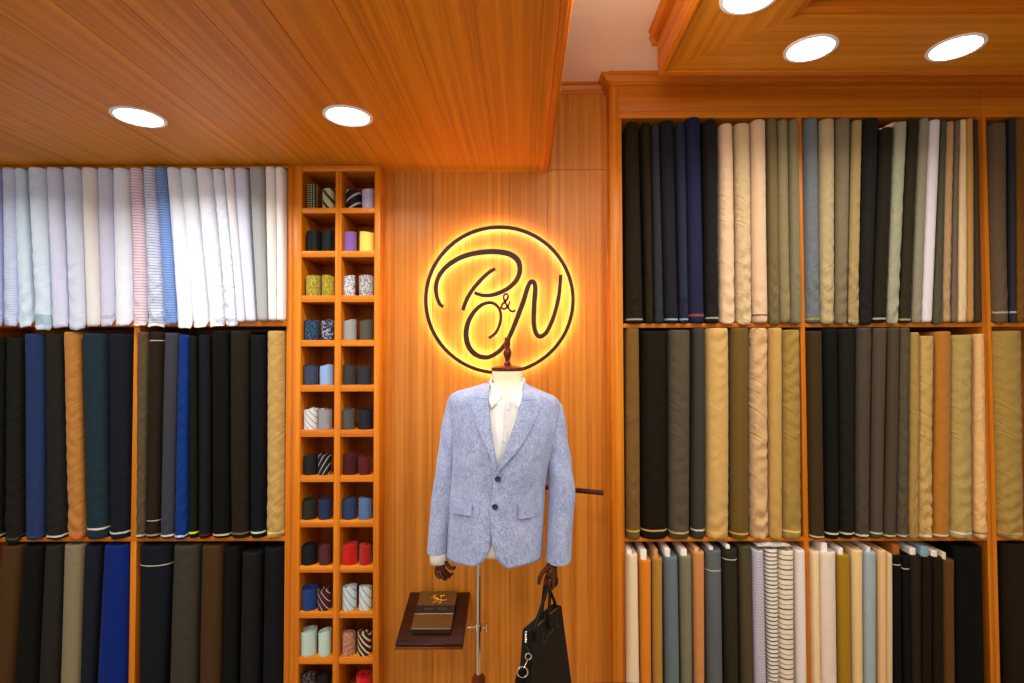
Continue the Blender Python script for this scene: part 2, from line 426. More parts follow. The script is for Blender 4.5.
# ------------------------------------------------------------------ fabric bolts
SELV = {}
def selv_mat(c):
    if c not in SELV: SELV[c] = m_fabric('selvedge_cloth', c, var=.05)
    return SELV[c]
M_CORE = m_fabric('cardboard_core', (236, 226, 208), var=.04)
CORE = {}
def core_mat(c):
    if c not in CORE: CORE[c] = m_fabric('core_board', c, var=.05)
    return CORE[c]
BOLTMAT = {}
def bolt(spec, zshelf, ztop_shelf, seed, label, group, bottom=False):
    """spec: dict t=(xl,xr) at top py, b=(xl,xr) at bottom py"""
    rnd = random.Random(seed)
    (a0, a1), (b0, b1) = spec['t'], spec['b']; yt, yb = spec['y']
    over = spec.get('over', .022 + rnd.random() * .012)
    Yf = CAB_Y - over
    zt = min(P((a0 + a1) / 2, yt, Yf + .02).z, ztop_shelf - .003)
    zf = P((b0 + b1) / 2, yb, Yf).z            # lowest point of the front
    def X(px, py, w): return P(px, py, Yf + min(w, .03)).x
    TL, TR = X(a0, yt, .02), X(a1, yt, .02); BL, BR = X(b0, yb, .02), X(b1, yb, .02)
    zb_ref = P((b0 + b1) / 2, yb, Yf).z
    z0 = zshelf + .001
    if bottom:                                  # leans continue down to the bottom shelf, a little less
        k = (zt - z0) / (zt - zb_ref); k = 1 + (k - 1) * .6
        BL, BR = TL + (BL - TL) * k, TR + (BR - TR) * k
        sag = 0
    else:
        sag = max(0, min(z0 - zf, .035))
    if BAY:
        lo_, hi_ = BAY[0] + .001, BAY[1] - .001
        w_t, w_b = TR - TL, BR - BL
        if TL < lo_: TL = lo_
        if BL < lo_: BL = lo_; BR = max(BR, BL + w_b * .8)
        if TR > hi_: TR = hi_; TL = min(TL, TR - w_t * .8)
        if BR > hi_: BR = hi_; BL = min(BL, BR - w_b * .8)
    gap = .0008
    nz = 90; nf = 14
    wr = spec.get('wr', .5); dg = spec.get('dg', 1.0 if rnd.random() < .5 else -1.0)
    off = Vector((rnd.uniform(-50, 50), rnd.uniform(-50, 50), rnd.uniform(-50, 50)))
    H = zt - z0; DEPTH = .225
    bow = rnd.uniform(-.002, .002)
    wavf = rnd.uniform(50, 80)
    def section(t, inset=0.0, extra=0.0, lowz=None):
        """closed ring at height fraction t"""
        xl = BL + (TL - BL) * t; xr = BR + (TR - BR) * t
        z = z0 + H * t
        cx = (xl + xr) / 2 + bow * math.sin(t * PI); hw = max(.006, (xr - xl) / 2 - gap) - inset
        bulge = min(hw * 1.1, .046)
        env = wr * (math.exp(-t * H / .22) * 1.0 + .28)
        if spec.get('wtop'): env += wr * .8 * math.exp(-(1 - t) * H / .2)
        pts = []
        for j in range(nf + 1):
            ph = -PI / 2 + PI * j / nf
            sx = math.sin(ph); cy = math.cos(ph)
            sx = math.copysign(abs(sx) ** .9, sx); cy = cy ** .9 if cy > 0 else 0
            nv = noise.noise(Vector((ph * 1.3, z * 7, 0)) + off)
            fold = math.sin((z * wavf + dg * ph * 1.6 + nv * 3.0) * 1.6)
            fold = (abs(fold) ** 1.4) * math.copysign(1, fold)
            nn = noise.noise(Vector((ph * 2, z * 16, 3)) + off)
            d = env * (.0055 * fold * (.6 + .8 * nv) + .0055 * nn) * min(1, hw / .02) + extra
            d2 = .0022 * noise.noise(Vector((j * .4, z * 3, 7)) + off)
            x = cx + sx * (hw + min(0, d) * .4 * abs(sx) + (extra if extra else 0) * abs(sx))
            y = Yf + inset + bulge * (1 - cy) - (d + d2) * cy
            zz = z
            pts.append(Vector((x, y, zz)))
        back = Yf + DEPTH - inset
        pts.append(Vector((cx + hw, back, z))); pts.append(Vector((cx - hw, back, z)))
        return pts
    def sagged(pts, t):
        if sag <= 0 or t * H > .10: return pts
        k = (1 - t * H / .10)
        for p in pts:
            if p.y < CAB_Y - .004:
                w = min(1, (CAB_Y - .004 - p.y) / .010)
                p.z -= sag * w * k * (1 + .35 * noise.noise(Vector((p.x * 60, 0, 0)) + off))
        return pts
    ts = [0, .004, .012] + [.012 + (1 - .012 - .008) * (i / nz) for i in range(1, nz)] + [.992, .998, 1.0]
    rows = []
    for i, t_ in enumerate(ts):
        ins = {0: .005, 1: .0015}.get(i, 0)
        if i == len(ts) - 1: ins = .0045
        elif i == len(ts) - 2: ins = .0015
        rows.append(sagged(section(t_, ins), t_))
    base = Vector(((BL + BR) / 2, Yf + .11, z0))
    bm = bmesh.new()
    grid_mesh(bm, [[p - base for p in r] for r in rows], True, True, False)
    # sunken rolled top: inner rings
    top = rows[-1]; cen = sum(top, Vector()) / len(top)
    inner = [[Vector((cen.x + (p.x - cen.x) * .55, cen.y + (p.y - cen.y) * .93, p.z - .004)) for p in top]]
    bm.verts.ensure_lookup_table(); bm.verts.index_update()
    n = len(top); tv = bm.verts[-n:] if False else [bm.verts[len(bm.verts) - n + i] for i in range(n)]
    iv = [bm.verts.new(p - base) for p in inner[0]]
    for j in range(n): bm.faces.new((tv[j], tv[(j + 1) % n], iv[(j + 1) % n], iv[j]))
    bm.faces.new(iv)
    crs = round(min(1.5, wr) * 2) / 2; key = (spec['c'], spec.get('pat'), spec.get('c2'), spec.get('f'), crs, dg)
    if key not in BOLTMAT:
        BOLTMAT[key] = m_fabric('bolt_cloth', spec['c'], spec.get('pat', 'plain'), spec.get('c2'), spec.get('f', 60), spec.get('pw', .35), k=spec.get('k', .60 + .40 * min(1, sum(spec['c']) / 330)), crease=crs, cdir=dg, var=spec.get('var', .1), lines=spec.get('lines'))
    mat = BOLTMAT[key]
    has_parts = spec.get('s') or spec.get('core') or spec.get('line') or spec.get('tail')
    if not has_parts:
        o = obj('fabric_bolt', bm, mat, None, smooth=50); o.location = base
        tag(o, label, 'fabric bolt', group); return o
    e = thing('fabric_bolt', base, label, 'fabric bolt', group)
    def child(nm, bmx, m, lab=None):
        o = obj(nm, bmx, m, None, smooth=50); o.parent = e
        if lab: o['label'] = lab
        return o
    child('cloth', bm, mat)
    def band(zc, hh, c, nm, lab, ex=.0009):
        r = []
        for q in range(4):
            tt_ = max(.001, (zc - z0 + (q / 3 - .5) * hh) / H)
            s = section(tt_, 0, ex)[0:nf + 1]
            r.append([p - base for p in sagged(s, tt_)])
        bmx = bmesh.new(); grid_mesh(bmx, r)
        child(nm, bmx, selv_mat(c), lab)
    if spec.get('s'):
        sc = spec['s']; hh = spec.get('sh', .007)
        zc = z0 + spec.get('sz', .014)
        band(zc, hh, sc, 'selvedge', spec.get('sl', 'pale woven selvedge band near the foot'))
    for ly in spec.get('line', ()):
        band(P((a0 + a1) / 2, ly, Yf).z, .0035, (190, 180, 160), 'marking_thread', 'thin pale thread across the cloth')
    if spec.get('core'):
        cc, dx, wpx, up = spec['core']          # colour, offset of centre (fraction), width px, height above top m
        cx = (TL + TR) / 2 + dx * (TR - TL); hw = wpx / 250 / 2
        bmx = bmesh.new(); box(bmx, cx - hw - base.x, cx + hw - base.x, Yf + .022 - base.y, Yf + DEPTH - .03 - base.y, zt - .05 - base.z, min(zt + up, ztop_shelf - .002) - base.z, .002)
        child('core_board', bmx, core_mat(cc), 'flat core board showing above the cloth')
    if spec.get('tail'):
        bmx = bmesh.new()
        q = [P(x, y, Yf + .015) for x, y in spec['tail']]
        rr = []
        m_ = len(q) // 2
        for i in range(m_):
            a, b = q[i], q[len(q) - 1 - i]
            rr.append([(a + (b - a) * k / 5 + Vector((0, .004 * math.sin(k * 2 + i), 0))) - base for k in range(6)])
        grid_mesh(bmx, rr)
        o = child('loose_end', bmx, core_mat((236, 214, 184)), 'loose white cloth end at the top')
        md = o.modifiers.new('s', 'SOLIDIFY'); md.thickness = .002
    return e

W = (235, 238, 245)
# d = description, n = short name for neighbours' labels
LT = [
 dict(d='periwinkle', t=(-6, 3), b=(-4, 5), y=(168, 326), c=(176, 186, 222)),
 dict(d='blue pinstriped', t=(3.5, 17), b=(5.5, 19), y=(164.5, 326), c=(206, 216, 240), pat='hstripe', c2=(176, 192, 228), f=110, wr=.5),
 dict(d='pale sky', t=(17, 27), b=(19.5, 35), y=(166, 327), c=(206, 226, 240), wr=.7),
 dict(d='aqua white', t=(27.8, 46.8), b=(36, 53), y=(166.5, 330), c=(208, 224, 234), wr=.6, s=(160, 192, 208), sh=.03, sz=.03, sl='rumpled aqua cloth fold at the foot'),
 dict(d='lilac grey', t=(47, 62), b=(53, 69), y=(167, 327), c=(208, 212, 228), wr=.3),
 dict(d='cool grey', t=(62.5, 81.5), b=(69, 87), y=(165.5, 329), c=(206, 213, 224), wr=.6),
 dict(d='ivory', t=(82, 97.5), b=(87.5, 101.5), y=(168, 326), c=(222, 218, 208), wr=.2),
 dict(d='lavender', t=(98, 113), b=(101.7, 115), y=(165.5, 326), c=(202, 204, 218), wr=.3, s=(178, 184, 206), sh=.012, sz=.03, sl='blue grey turned cloth edge'),
 dict(d='bright white', t=(113, 130), b=(115, 134), y=(164.5, 325.5), c=(226, 232, 242), wr=.6),
 dict(d='pink striped', t=(130.5, 143.5), b=(134.5, 148), y=(169, 326), c=(226, 208, 212), pat='hstripe', c2=(190, 158, 172), f=88, s=(226, 214, 200), sh=.018, sz=.0, sl='raw white edge spilling over the shelf'),
 dict(d='grey striped', t=(143.8, 157), b=(148.3, 165), y=(167, 327), c=(204, 210, 224), pat='hstripe', c2=(150, 160, 184), f=88, wr=.8, s=(222, 220, 214), sh=.018, sz=.0, sl='frayed white edge spilling over the shelf'),
 dict(d='blue striped', t=(157, 167), b=(165.3, 177.5), y=(167, 324), c=(124, 156, 208), pat='hstripe', c2=(88, 116, 172), f=100, wr=.6),
 dict(d='snow white', t=(167, 180), b=(178, 193), y=(168.5, 328), c=(228, 234, 242), wr=.3, s=(232, 230, 222), sh=.016, sz=.0, sl='frayed cream edge spilling over the shelf'),
 dict(d='ice white', t=(180, 195), b=(193, 209.5), y=(168, 327), c=(226, 233, 240), wr=.4, s=(238, 236, 230), sh=.012, sz=.0, sl='frayed cream edge spilling over the shelf'),
 dict(d='wide white', t=(195.5, 212.5), b=(209.7, 227), y=(167, 326.5), c=(232, 235, 242), wr=.8, s=(240, 236, 226), sh=.012, sz=.0, sl='frayed cream edge spilling over the shelf'),
 dict(d='crinkled white', t=(213, 224.5), b=(227, 238.5), y=(170, 325), c=(222, 230, 242), wr=1.1),
 dict(d='narrow cream', t=(225, 234), b=(238.7, 246), y=(169, 321.5), c=(222, 220, 216), wr=.2),
 dict(d='silver grey', t=(234.2, 248), b=(246.3, 257.5), y=(169, 321), c=(208, 212, 224), wr=.2),
 dict(d='sage grey', t=(249, 265), b=(257.8, 269), y=(168, 320.5), c=(164, 166, 158), wr=.2, var=.2),
 dict(d='cream', t=(266, 276), b=(269.3, 277.5), y=(167, 320), c=(230, 224, 210), wr=.15),
 dict(d='slim ivory', t=(276.3, 285), b=(277.8, 285), y=(166, 320), c=(236, 232, 222), wr=.15),
]
LM1 = [
 dict(d='blackish olive', t=(-8, 6), b=(-10, 3.5), y=(337, 540), c=(24, 24, 18), wr=.6, s=(150, 150, 130)),
 dict(d='dark moss', t=(7, 23), b=(4.5, 24), y=(338, 543), c=(33, 32, 25), wr=1.0, s=(60, 58, 46)),
 dict(d='denim navy', t=(24, 43.5), b=(26, 43.5), y=(334, 540.5), c=(38, 56, 100), wr=.3, s=(50, 60, 80), sh=.006, sl='dim selvedge line'),
 dict(d='charcoal', t=(44.5, 63), b=(45, 68), y=(334, 540.5), c=(38, 37, 34), wr=.4, s=(205, 196, 180)),
 dict(d='camel', t=(64, 80), b=(69, 85), y=(332, 540), c=(172, 116, 52), wr=1.1, s=(190, 84, 44), sl='rust red selvedge band near the foot', sh=.010),
 dict(d='deep teal', t=(81, 105), b=(86, 107.7), y=(333.5, 540), c=(32, 52, 62), wr=.5, s=(196, 190, 174), sz=.04),
 dict(d='midnight navy', t=(107, 130), b=(108.5, 130), y=(334, 540), c=(24, 30, 42), wr=.4, s=(196, 190, 180), sz=.024),
]
LM2 = [
 dict(d='mushroom brown', t=(138, 149), b=(138, 146.3), y=(332, 539), c=(88, 74, 52), wr=.9, s=(180, 170, 140)),
 dict(d='espresso', t=(150, 164.5), b=(147, 160), y=(332, 538.5), c=(44, 33, 22), wr=.3, s=(150, 140, 120), line=(340.5, 521)),
 dict(d='slate', t=(165.5, 179), b=(161.5, 174), y=(333, 538), c=(60, 62, 72), wr=.4, s=(212, 208, 196)),
 dict(d='royal blue', t=(180, 190.5), b=(174.8, 189), y=(335, 540), c=(10, 52, 128), wr=.8, s=(190, 200, 214)),
 dict(d='slim black-green', t=(191, 198), b=(190, 199), y=(336, 537), c=(22, 24, 18), wr=.2, s=(200, 220, 40), sl='yellow green selvedge band', sz=.022),
 dict(d='ink black', t=(199.3, 211), b=(199.5, 211), y=(335, 539), c=(24, 25, 30), wr=.2, s=(90, 22, 22), sl='dark red selvedge band'),
 dict(d='wide black', t=(211.5, 229), b=(212, 230.5), y=(331, 538.5), c=(17, 16, 12), wr=.2, s=(196, 180, 140), sl='cream selvedge band'),
 dict(d='bark brown', t=(229.5, 249), b=(231, 248.5), y=(331, 538.5), c=(38, 32, 20), wr=.3, s=(110, 86, 60), sl='brown selvedge band', sz=.02),
 dict(d='raven', t=(250, 266), b=(251, 265), y=(335, 537.5), c=(18, 20, 24), wr=.2, s=(190, 206, 180), sl='pale green selvedge band', sz=.022),
 dict(d='golden khaki', t=(267, 284), b=(266, 284), y=(331, 538), c=(180, 146, 80), wr=1.0, s=(222, 204, 110), sl='yellow selvedge band', sz=.02, wtop=0),
]
LB1 = [
 dict(d='umber', t=(1, 23), b=(-11, 12), y=(545, 683), c=(78, 54, 26), wr=.1),
 dict(d='black', t=(24.5, 44), b=(14, 37.5), y=(545, 683), c=(20, 20, 15), wr=.1),
 dict(d='graphite', t=(45.5, 63), b=(38, 58), y=(545, 683), c=(42, 39, 33), wr=.1),
 dict(d='taupe linen', t=(64, 84), b=(59, 80.5), y=(544, 683), c=(128, 116, 88), wr=.2, var=.3),
 dict(d='dark navy', t=(85, 101.5), b=(81.5, 93.5), y=(545, 683), c=(26, 31, 42), wr=.1),
 dict(d='cobalt blue', t=(103, 129), b=(94.5, 125.5), y=(545, 683), c=(8, 38, 120), wr=.1),
]
LB2 = [
 dict(d='navy', t=(138, 171), b=(138, 163.5), y=(545, 683), c=(22, 27, 36), wr=.1, line=(566,)),
 dict(d='olive grey', t=(172.5, 199), b=(168, 195.5), y=(545, 683), c=(62, 58, 46), wr=.5),
 dict(d='bronze brown', t=(201, 223), b=(198.5, 221), y=(545, 683), c=(72, 50, 22), wr=.1),
 dict(d='jet black', t=(225, 240), b=(223, 238.5), y=(546, 683), c=(16, 16, 12), wr=.1),
 dict(d='coal grey', t=(241.5, 261), b=(239.5, 258), y=(552, 683), c=(28, 27, 24), wr=.1),
 dict(d='blue black', t=(263.5, 283.5), b=(261, 282.5), y=(547, 683), c=(20, 22, 28), wr=.3),
]
AT = [
 dict(d='dark chocolate', t=(626, 638.5), b=(626.5, 643.5), y=(123, 321), c=(40, 30, 14), wr=.8, s=(140, 136, 124)),
 dict(d='tobacco', t=(641, 650), b=(645, 653), y=(124, 320.5), c=(44, 34, 16), wr=.8),
 dict(d='dark slate', t=(651, 658.5), b=(654, 663.5), y=(124, 321), c=(46, 50, 52), wr=.5),
 dict(d='soft black', t=(659.5, 674), b=(664.3, 678.3), y=(122, 322), c=(34, 33, 37), wr=.2, s=(130, 160, 175)),
 dict(d='slim navy', t=(675, 684.5), b=(679, 688), y=(124, 322), c=(40, 46, 62), wr=.8, s=(130, 160, 170)),
 dict(d='tall indigo', t=(685.5, 700.5), b=(688.6, 704.5), y=(117, 322), c=(36, 38, 66), wr=.2, s=(130, 60, 70), sl='dull red woven lettering band', sz=.03, sh=.010),
 dict(d='pleated black', t=(703, 717), b=(705.5, 718.5), y=(121, 323), c=(34, 31, 30), wr=.9, s=(150, 150, 136), sz=.02),
 dict(d='peach', t=(719, 732.5), b=(719.7, 735), y=(125, 323.5), c=(212, 178, 140), wr=.8),
 dict(d='crumpled beige', t=(734, 750), b=(736.3, 751.5), y=(124.5, 325), c=(196, 170, 126), wr=1.3),
 dict(d='tall peach', t=(751, 765.5), b=(753, 768), y=(121, 322), c=(212, 178, 140), wr=.5, s=(110, 60, 44), sl='brown selvedge stripe', sz=.03, sh=.005),
 dict(d='olive taupe', t=(766.5, 776), b=(768.6, 779), y=(120, 325), c=(112, 98, 62), wr=.7),
 dict(d='khaki', t=(777, 787), b=(779.3, 790), y=(121, 322.5), c=(132, 118, 80), wr=.7),
 dict(d='stone khaki', t=(788, 797.5), b=(790.3, 801), y=(121, 324), c=(122, 112, 80), wr=.7),
]
BT = [
 dict(d='steel blue', t=(803.5, 817.5), b=(806, 820), y=(119.5, 322), c=(104, 110, 112), wr=.8, s=(150, 140, 60), sl='mustard selvedge band'),
 dict(d='sand', t=(819.5, 834), b=(820.5, 834), y=(120, 324), c=(176, 156, 112), wr=1.0),
 dict(d='taupe', t=(835, 850), b=(834.6, 846), y=(119.5, 323.5), c=(120, 108, 82), wr=.7),
 dict(d='slim tan', t=(851, 861), b=(846.5, 858), y=(121.5, 325), c=(162, 138, 88), wr=.8, s=(170, 150, 120)),
 dict(d='ebony', t=(862.5, 878.5), b=(858.5, 871), y=(119.5, 324.5), c=(38, 34, 31), wr=.6),
 dict(d='dark cocoa', t=(879.5, 892.5), b=(871.6, 885), y=(128.5, 322), c=(44, 38, 26), wr=.5, s=(170, 164, 150), tail=[(879, 128.5), (884, 127), (889.5, 123.5), (895.5, 121.5), (896, 124), (891, 127.8), (886, 128.5), (879.5, 129.2)]),
 dict(d='pale sage', t=(893.5, 906), b=(885.6, 897), y=(123, 323.5), c=(156, 154, 126), wr=.8),
 dict(d='dark olive', t=(906.7, 918), b=(897.6, 910), y=(120.5, 323), c=(56, 48, 30), wr=.4, s=(150, 140, 110)),
 dict(d='warm grey', t=(918.5, 927.5), b=(910.8, 919.6), y=(119.5, 322.5), c=(142, 134, 110), wr=.6),
 dict(d='lilac white', t=(928, 939), b=(920, 930.3), y=(121, 321.5), c=(216, 208, 210), wr=.2),
 dict(d='grey olive', t=(939.5, 944), b=(931, 940.3), y=(121, 324.5), c=(86, 82, 62), wr=.5),
 dict(d='rosy tan', t=(944.5, 952), b=(940.8, 948), y=(123, 322), c=(178, 142, 98), wr=.9),
 dict(d='brown taupe', t=(952.5, 957), b=(948.4, 955), y=(122, 321.5), c=(116, 98, 76), wr=.2),
 dict(d='cream', t=(957.3, 963.6), b=(955.4, 965), y=(121, 321.5), c=(222, 194, 146), wr=.5),
 dict(d='golden tan', t=(964, 970.5), b=(965.3, 970.8), y=(120, 321.5), c=(180, 134, 72), wr=.4),
 dict(d='chestnut', t=(971, 975), b=(971.3, 980.5), y=(121, 321.5), c=(74, 58, 38), wr=.2),
]
CT = [
 dict(d='grey brown', t=(989.7, 1005), b=(992.7, 1007), y=(124, 323), c=(102, 84, 62), wr=.5, s=(176, 160, 130), sz=.04),
 dict(d='slim slate', t=(1006, 1012), b=(1007.5, 1014), y=(119.5, 322.5), c=(56, 55, 56), wr=.3, s=(170, 164, 150), sz=.04),
 dict(d='rust brown', t=(1013, 1022.5), b=(1014.5, 1021.5), y=(119, 322.5), c=(124, 80, 28), wr=.9),
 dict(d='dusty taupe', t=(1023, 1034), b=(1022, 1034), y=(120, 322.5), c=(118, 104, 76), wr=.7),
]
AM = [
 dict(d='tobacco tan', t=(626.5, 639), b=(626.5, 640.3), y=(327.5, 537), c=(116, 84, 36), wr=.9, s=(190, 160, 80), sz=.035),
 dict(d='blackish brown', t=(641, 667.5), b=(641, 668.3), y=(331, 540), c=(32, 23, 9), wr=.3, s=(180, 150, 80), sz=.035),
 dict(d='elephant grey', t=(669, 691), b=(669.5, 690), y=(330, 538), c=(84, 74, 58), wr=.8, s=(190, 160, 90), sz=.028),
 dict(d='slim grey', t=(692.5, 704.5), b=(691, 705), y=(328, 539.5), c=(64, 59, 50), wr=.3, s=(200, 190, 160), sz=.035),
 dict(d='gold', t=(706, 729.5), b=(707, 729.5), y=(326, 537), c=(194, 156, 90), wr=.7, wtop=1, s=(206, 166, 60), sl='gold selvedge band', sz=.025),
 dict(d='olive brown', t=(731, 749.3), b=(731, 749.3), y=(328, 538), c=(106, 82, 34), wr=.2, s=(200, 160, 70), sz=.022),
 dict(d='crumpled peach', t=(750, 768.3), b=(750, 769), y=(326, 537), c=(198, 160, 110), wr=1.5, wtop=1),
 dict(d='slim gold', t=(769, 781.7), b=(769.4, 781.5), y=(328, 537.5), c=(184, 146, 76), wr=.7, s=(200, 150, 60), sz=.018),
 dict(d='olive gold', t=(782.3, 800), b=(782.4, 802.3), y=(330, 538), c=(154, 124, 56), wr=.8, wtop=1, s=(206, 180, 110), sz=.03),
]
BM = [
 dict(d='dark umber', t=(807, 822), b=(809, 824), y=(331, 538), c=(66, 50, 24), wr=.2, s=(190, 170, 130), sz=.01),
 dict(d='black-green', t=(823, 837), b=(825, 839), y=(328.5, 535.5), c=(22, 22, 14), wr=.1, s=(200, 190, 160), sz=.022),
 dict(d='smoky black', t=(838, 855), b=(839.5, 854), y=(329, 536), c=(34, 31, 20), wr=.7, s=(190, 180, 150), sz=.022),
 dict(d='mole brown', t=(857, 871.5), b=(855.3, 868.5), y=(327.5, 537), c=(78, 68, 54), wr=.6, s=(210, 190, 160), wtop=1),
 dict(d='mink brown', t=(872.3, 886.5), b=(869.8, 882), y=(328, 537), c=(82, 70, 54), wr=.2, s=(190, 180, 150), sz=.022),
 dict(d='dark taupe', t=(887, 898.5), b=(883, 895), y=(327, 536.5), c=(78, 66, 50), wr=.2, s=(180, 160, 130), sz=.012),
 dict(d='rippled taupe', t=(899, 908.5), b=(895.6, 907), y=(327, 536.5), c=(90, 78, 58), wr=1.1, s=(170, 160, 130), sz=.012),
 dict(d='slim olive', t=(909.3, 917.5), b=(907.6, 916), y=(332.5, 536.5), c=(162, 130, 66), wr=.9),
 dict(d='short gold', t=(918, 933.5), b=(916.5, 931), y=(336, 537), c=(188, 154, 86), wr=1.3, s=(214, 200, 170), sz=.012),
 dict(d='caramel', t=(934.3, 951), b=(931.6, 949.5), y=(331.5, 536.5), c=(172, 112, 38), wr=.5, s=(214, 200, 180), sz=.012),
 dict(d='wide khaki', t=(952, 972.5), b=(950.4, 973), y=(335, 536.5), c=(172, 146, 80), wr=1.1, s=(204, 200, 184), sz=.022),
 dict(d='bright peach', t=(973.3, 982), b=(973.6, 986.5), y=(334, 536.5), c=(222, 176, 112), wr=.8, s=(130, 110, 80), sl='grey brown selvedge band', sz=.02),
]
CM = [dict(d='wrinkled olive-gold', t=(994, 1023), b=(1000, 1025), y=(331, 535.5), c=(160, 130, 62), wr=1.3, s=(180, 150, 90), sz=.02),
]
wc = (240, 232, 220)
AB = [
 dict(d='cream', t=(625.8, 637.5), b=(627, 640), y=(553, 683), c=(228, 206, 168), wr=.2, core=(wc, -.2, 5, .012)),
 dict(d='bright orange', t=(639, 651), b=(640.8, 651.5), y=(559, 683), c=(210, 122, 18), wr=.1, core=(wc, -.1, 6, .035)),
 dict(d='ochre', t=(652, 662), b=(653, 663), y=(557, 683), c=(170, 124, 44), wr=.1, core=((200, 150, 90), -.1, 4, .03)),
 dict(d='slate blue', t=(663.5, 677.5), b=(665, 679.5), y=(556, 683), c=(98, 112, 116), wr=.3, core=(wc, -.2, 5, .028)),
 dict(d='sage', t=(679, 691.5), b=(681, 692), y=(555, 683), c=(118, 116, 90), wr=.3, core=(wc, -.1, 6, .022)),
 dict(d='terracotta peach', t=(692.3, 704), b=(694, 704), y=(551, 683), c=(196, 130, 70), wr=.3, core=((230, 170, 120), -.1, 4, .012)),
 dict(d='blue grey', t=(705, 721.5), b=(707, 723.5), y=(549, 683), c=(92, 96, 96), wr=.2, line=(571,), core=(wc, -.1, 4, .008)),
 dict(d='blackish olive', t=(722.5, 737), b=(725, 738.5), y=(548, 683), c=(50, 46, 30), wr=.2, line=(560,), core=(wc, -.1, 4, .01)),
 dict(d='brown velvet', t=(738, 751), b=(740, 752.5), y=(545, 683), c=(84, 73, 48), wr=.6),
 dict(d='lavender striped', t=(752, 763), b=(754.5, 766), y=(549, 683), c=(186, 182, 194), pat='hstripe', c2=(156, 152, 168), f=90, pw=.3, wr=.2),
 dict(d='fine black-striped', t=(763.5, 777.5), b=(767, 778), y=(548, 683), c=(226, 218, 202), pat='hstripe', c2=(70, 60, 54), f=64, pw=.3, wr=.2),
 dict(d='broad black-striped', t=(778, 794), b=(779, 794.5), y=(549, 683), c=(228, 214, 186), pat='hstripe', c2=(84, 74, 64), f=26, pw=.14, lines=((120, 108, 90), .08), wr=.3),
 dict(d='plain white', t=(794.5, 804), b=(796, 806), y=(549, 683), c=(222, 212, 204), wr=.2),
]
BB = [
 dict(d='butter cream', t=(809, 818), b=(810, 819.3), y=(550, 683), c=(228, 200, 152), wr=.2),
 dict(d='ivory', t=(818.5, 836), b=(820, 837.7), y=(551, 683), c=(224, 206, 186), wr=.5, core=(wc, -.15, 6, .03)),
 dict(d='mustard olive', t=(836.5, 849.5), b=(838.2, 851), y=(554, 683), c=(156, 120, 16), wr=.1, core=(wc, -.15, 5, .022)),
 dict(d='pale tan', t=(850, 862), b=(851.5, 862), y=(549, 683), c=(222, 190, 130), wr=.2),
 dict(d='powder blue', t=(862.5, 875.3), b=(862.7, 875.3), y=(551, 683), c=(152, 166, 172), wr=.2, core=(wc, 0, 4, .015)),
 dict(d='tan peach', t=(876, 884.7), b=(876, 883.8), y=(549, 683), c=(218, 178, 122), wr=.1),
 dict(d='slim beige', t=(885.2, 890), b=(884.3, 890), y=(552, 683), c=(206, 180, 132), wr=.1),
 dict(d='narrow black', t=(890.5, 899), b=(890.6, 900), y=(554, 683), c=(18, 17, 13), wr=.1, core=((160, 90, 24), .2, 7, .035), line=(565,)),
 dict(d='second black', t=(899.7, 907), b=(900.7, 909), y=(555, 683), c=(18, 17, 13), wr=.1, line=(569,)),
 dict(d='deep brown', t=(907.7, 920), b=(909.6, 919), y=(554, 683), c=(48, 34, 16), wr=.1, core=(wc, -.05, 6, .022)),
 dict(d='oxblood brown', t=(920.5, 930), b=(919.7, 930), y=(556, 683), c=(38, 20, 7), wr=.1, core=((130, 158, 164), 0, 8, .035)),
 dict(d='bitter chocolate', t=(930.6, 941), b=(930.7, 942.3), y=(556, 683), c=(38, 26, 10), wr=.1, core=(wc, -.1, 6, .02)),
 dict(d='amber brown', t=(941.7, 953), b=(943, 953), y=(559, 683), c=(96, 64, 22), wr=.1, core=((220, 200, 150), -.25, 4, .025)),
 dict(d='wide jet-black', t=(955, 984), b=(954, 987), y=(547, 683), c=(15, 14, 9), wr=.1),
]
BAY = None
CB = [dict(d='pleated dark-brown', t=(1004, 1030), b=(1007, 1031), y=(543, 683), c=(40, 28, 12), wr=.7)]
def place_row(lst, zs, zt, phrase, grp, bottom=False, seed=0, bay=None):
    global BAY
    BAY = bay
    labs = set()
    for i, s in enumerate(lst):
        A_ = lst[i - 1]['d'] if i else None; B_ = lst[i + 1]['d'] if i + 1 < len(lst) else None
        if A_ and B_: rel = 'between %s and %s' % (A_, B_)
        elif B_: rel = 'at left end beside %s' % B_
        elif A_: rel = 'at right end beside %s' % A_
        else: rel = 'filling the bay'
        lab = '%s fabric bolt %s, %s' % (s['d'], rel, phrase)
        bolt(s, zs, zt, seed * 100 + i, lab, grp, bottom)
for q_ in LT: q_['c'] = (min(255, q_['c'][0]), min(255, q_['c'][1] + 2), min(255, q_['c'][2] + 11)); q_['k'] = 1.02
place_row(LT, L1, ltop, 'top shelf of shirtings', 'shirting bolts on the top shelf under the soffit', seed=1, bay=(lx0+.03, lo1))
place_row(LM1, L2, L1b, 'far left middle shelf', 'fabric bolts on the far left middle shelf', seed=2, bay=(lx0+.03, ld0))
place_row(LM2, L2, L1b, 'middle shelf beside ties', 'fabric bolts on the middle shelf beside the tie rack', seed=3, bay=(ld1, lo1))
place_row(LB1, Z3, L2b, 'far left bottom shelf', 'fabric bolts on the far left bottom shelf', True, 4, bay=(lx0+.03, ld0))
place_row(LB2, Z3, L2b, 'bottom shelf beside ties', 'fabric bolts on the bottom shelf beside the tie rack', True, 5, bay=(ld1, lo1))
place_row(AT, R1, rtop, 'top shelf near mannequin', 'fabric bolts on the top shelf near the mannequin', seed=6, bay=(ro0, rd0))
place_row(BT, R1, rtop, 'top shelf, second bay', 'fabric bolts on the top shelf of the second bay', seed=7, bay=(rd1, re0))
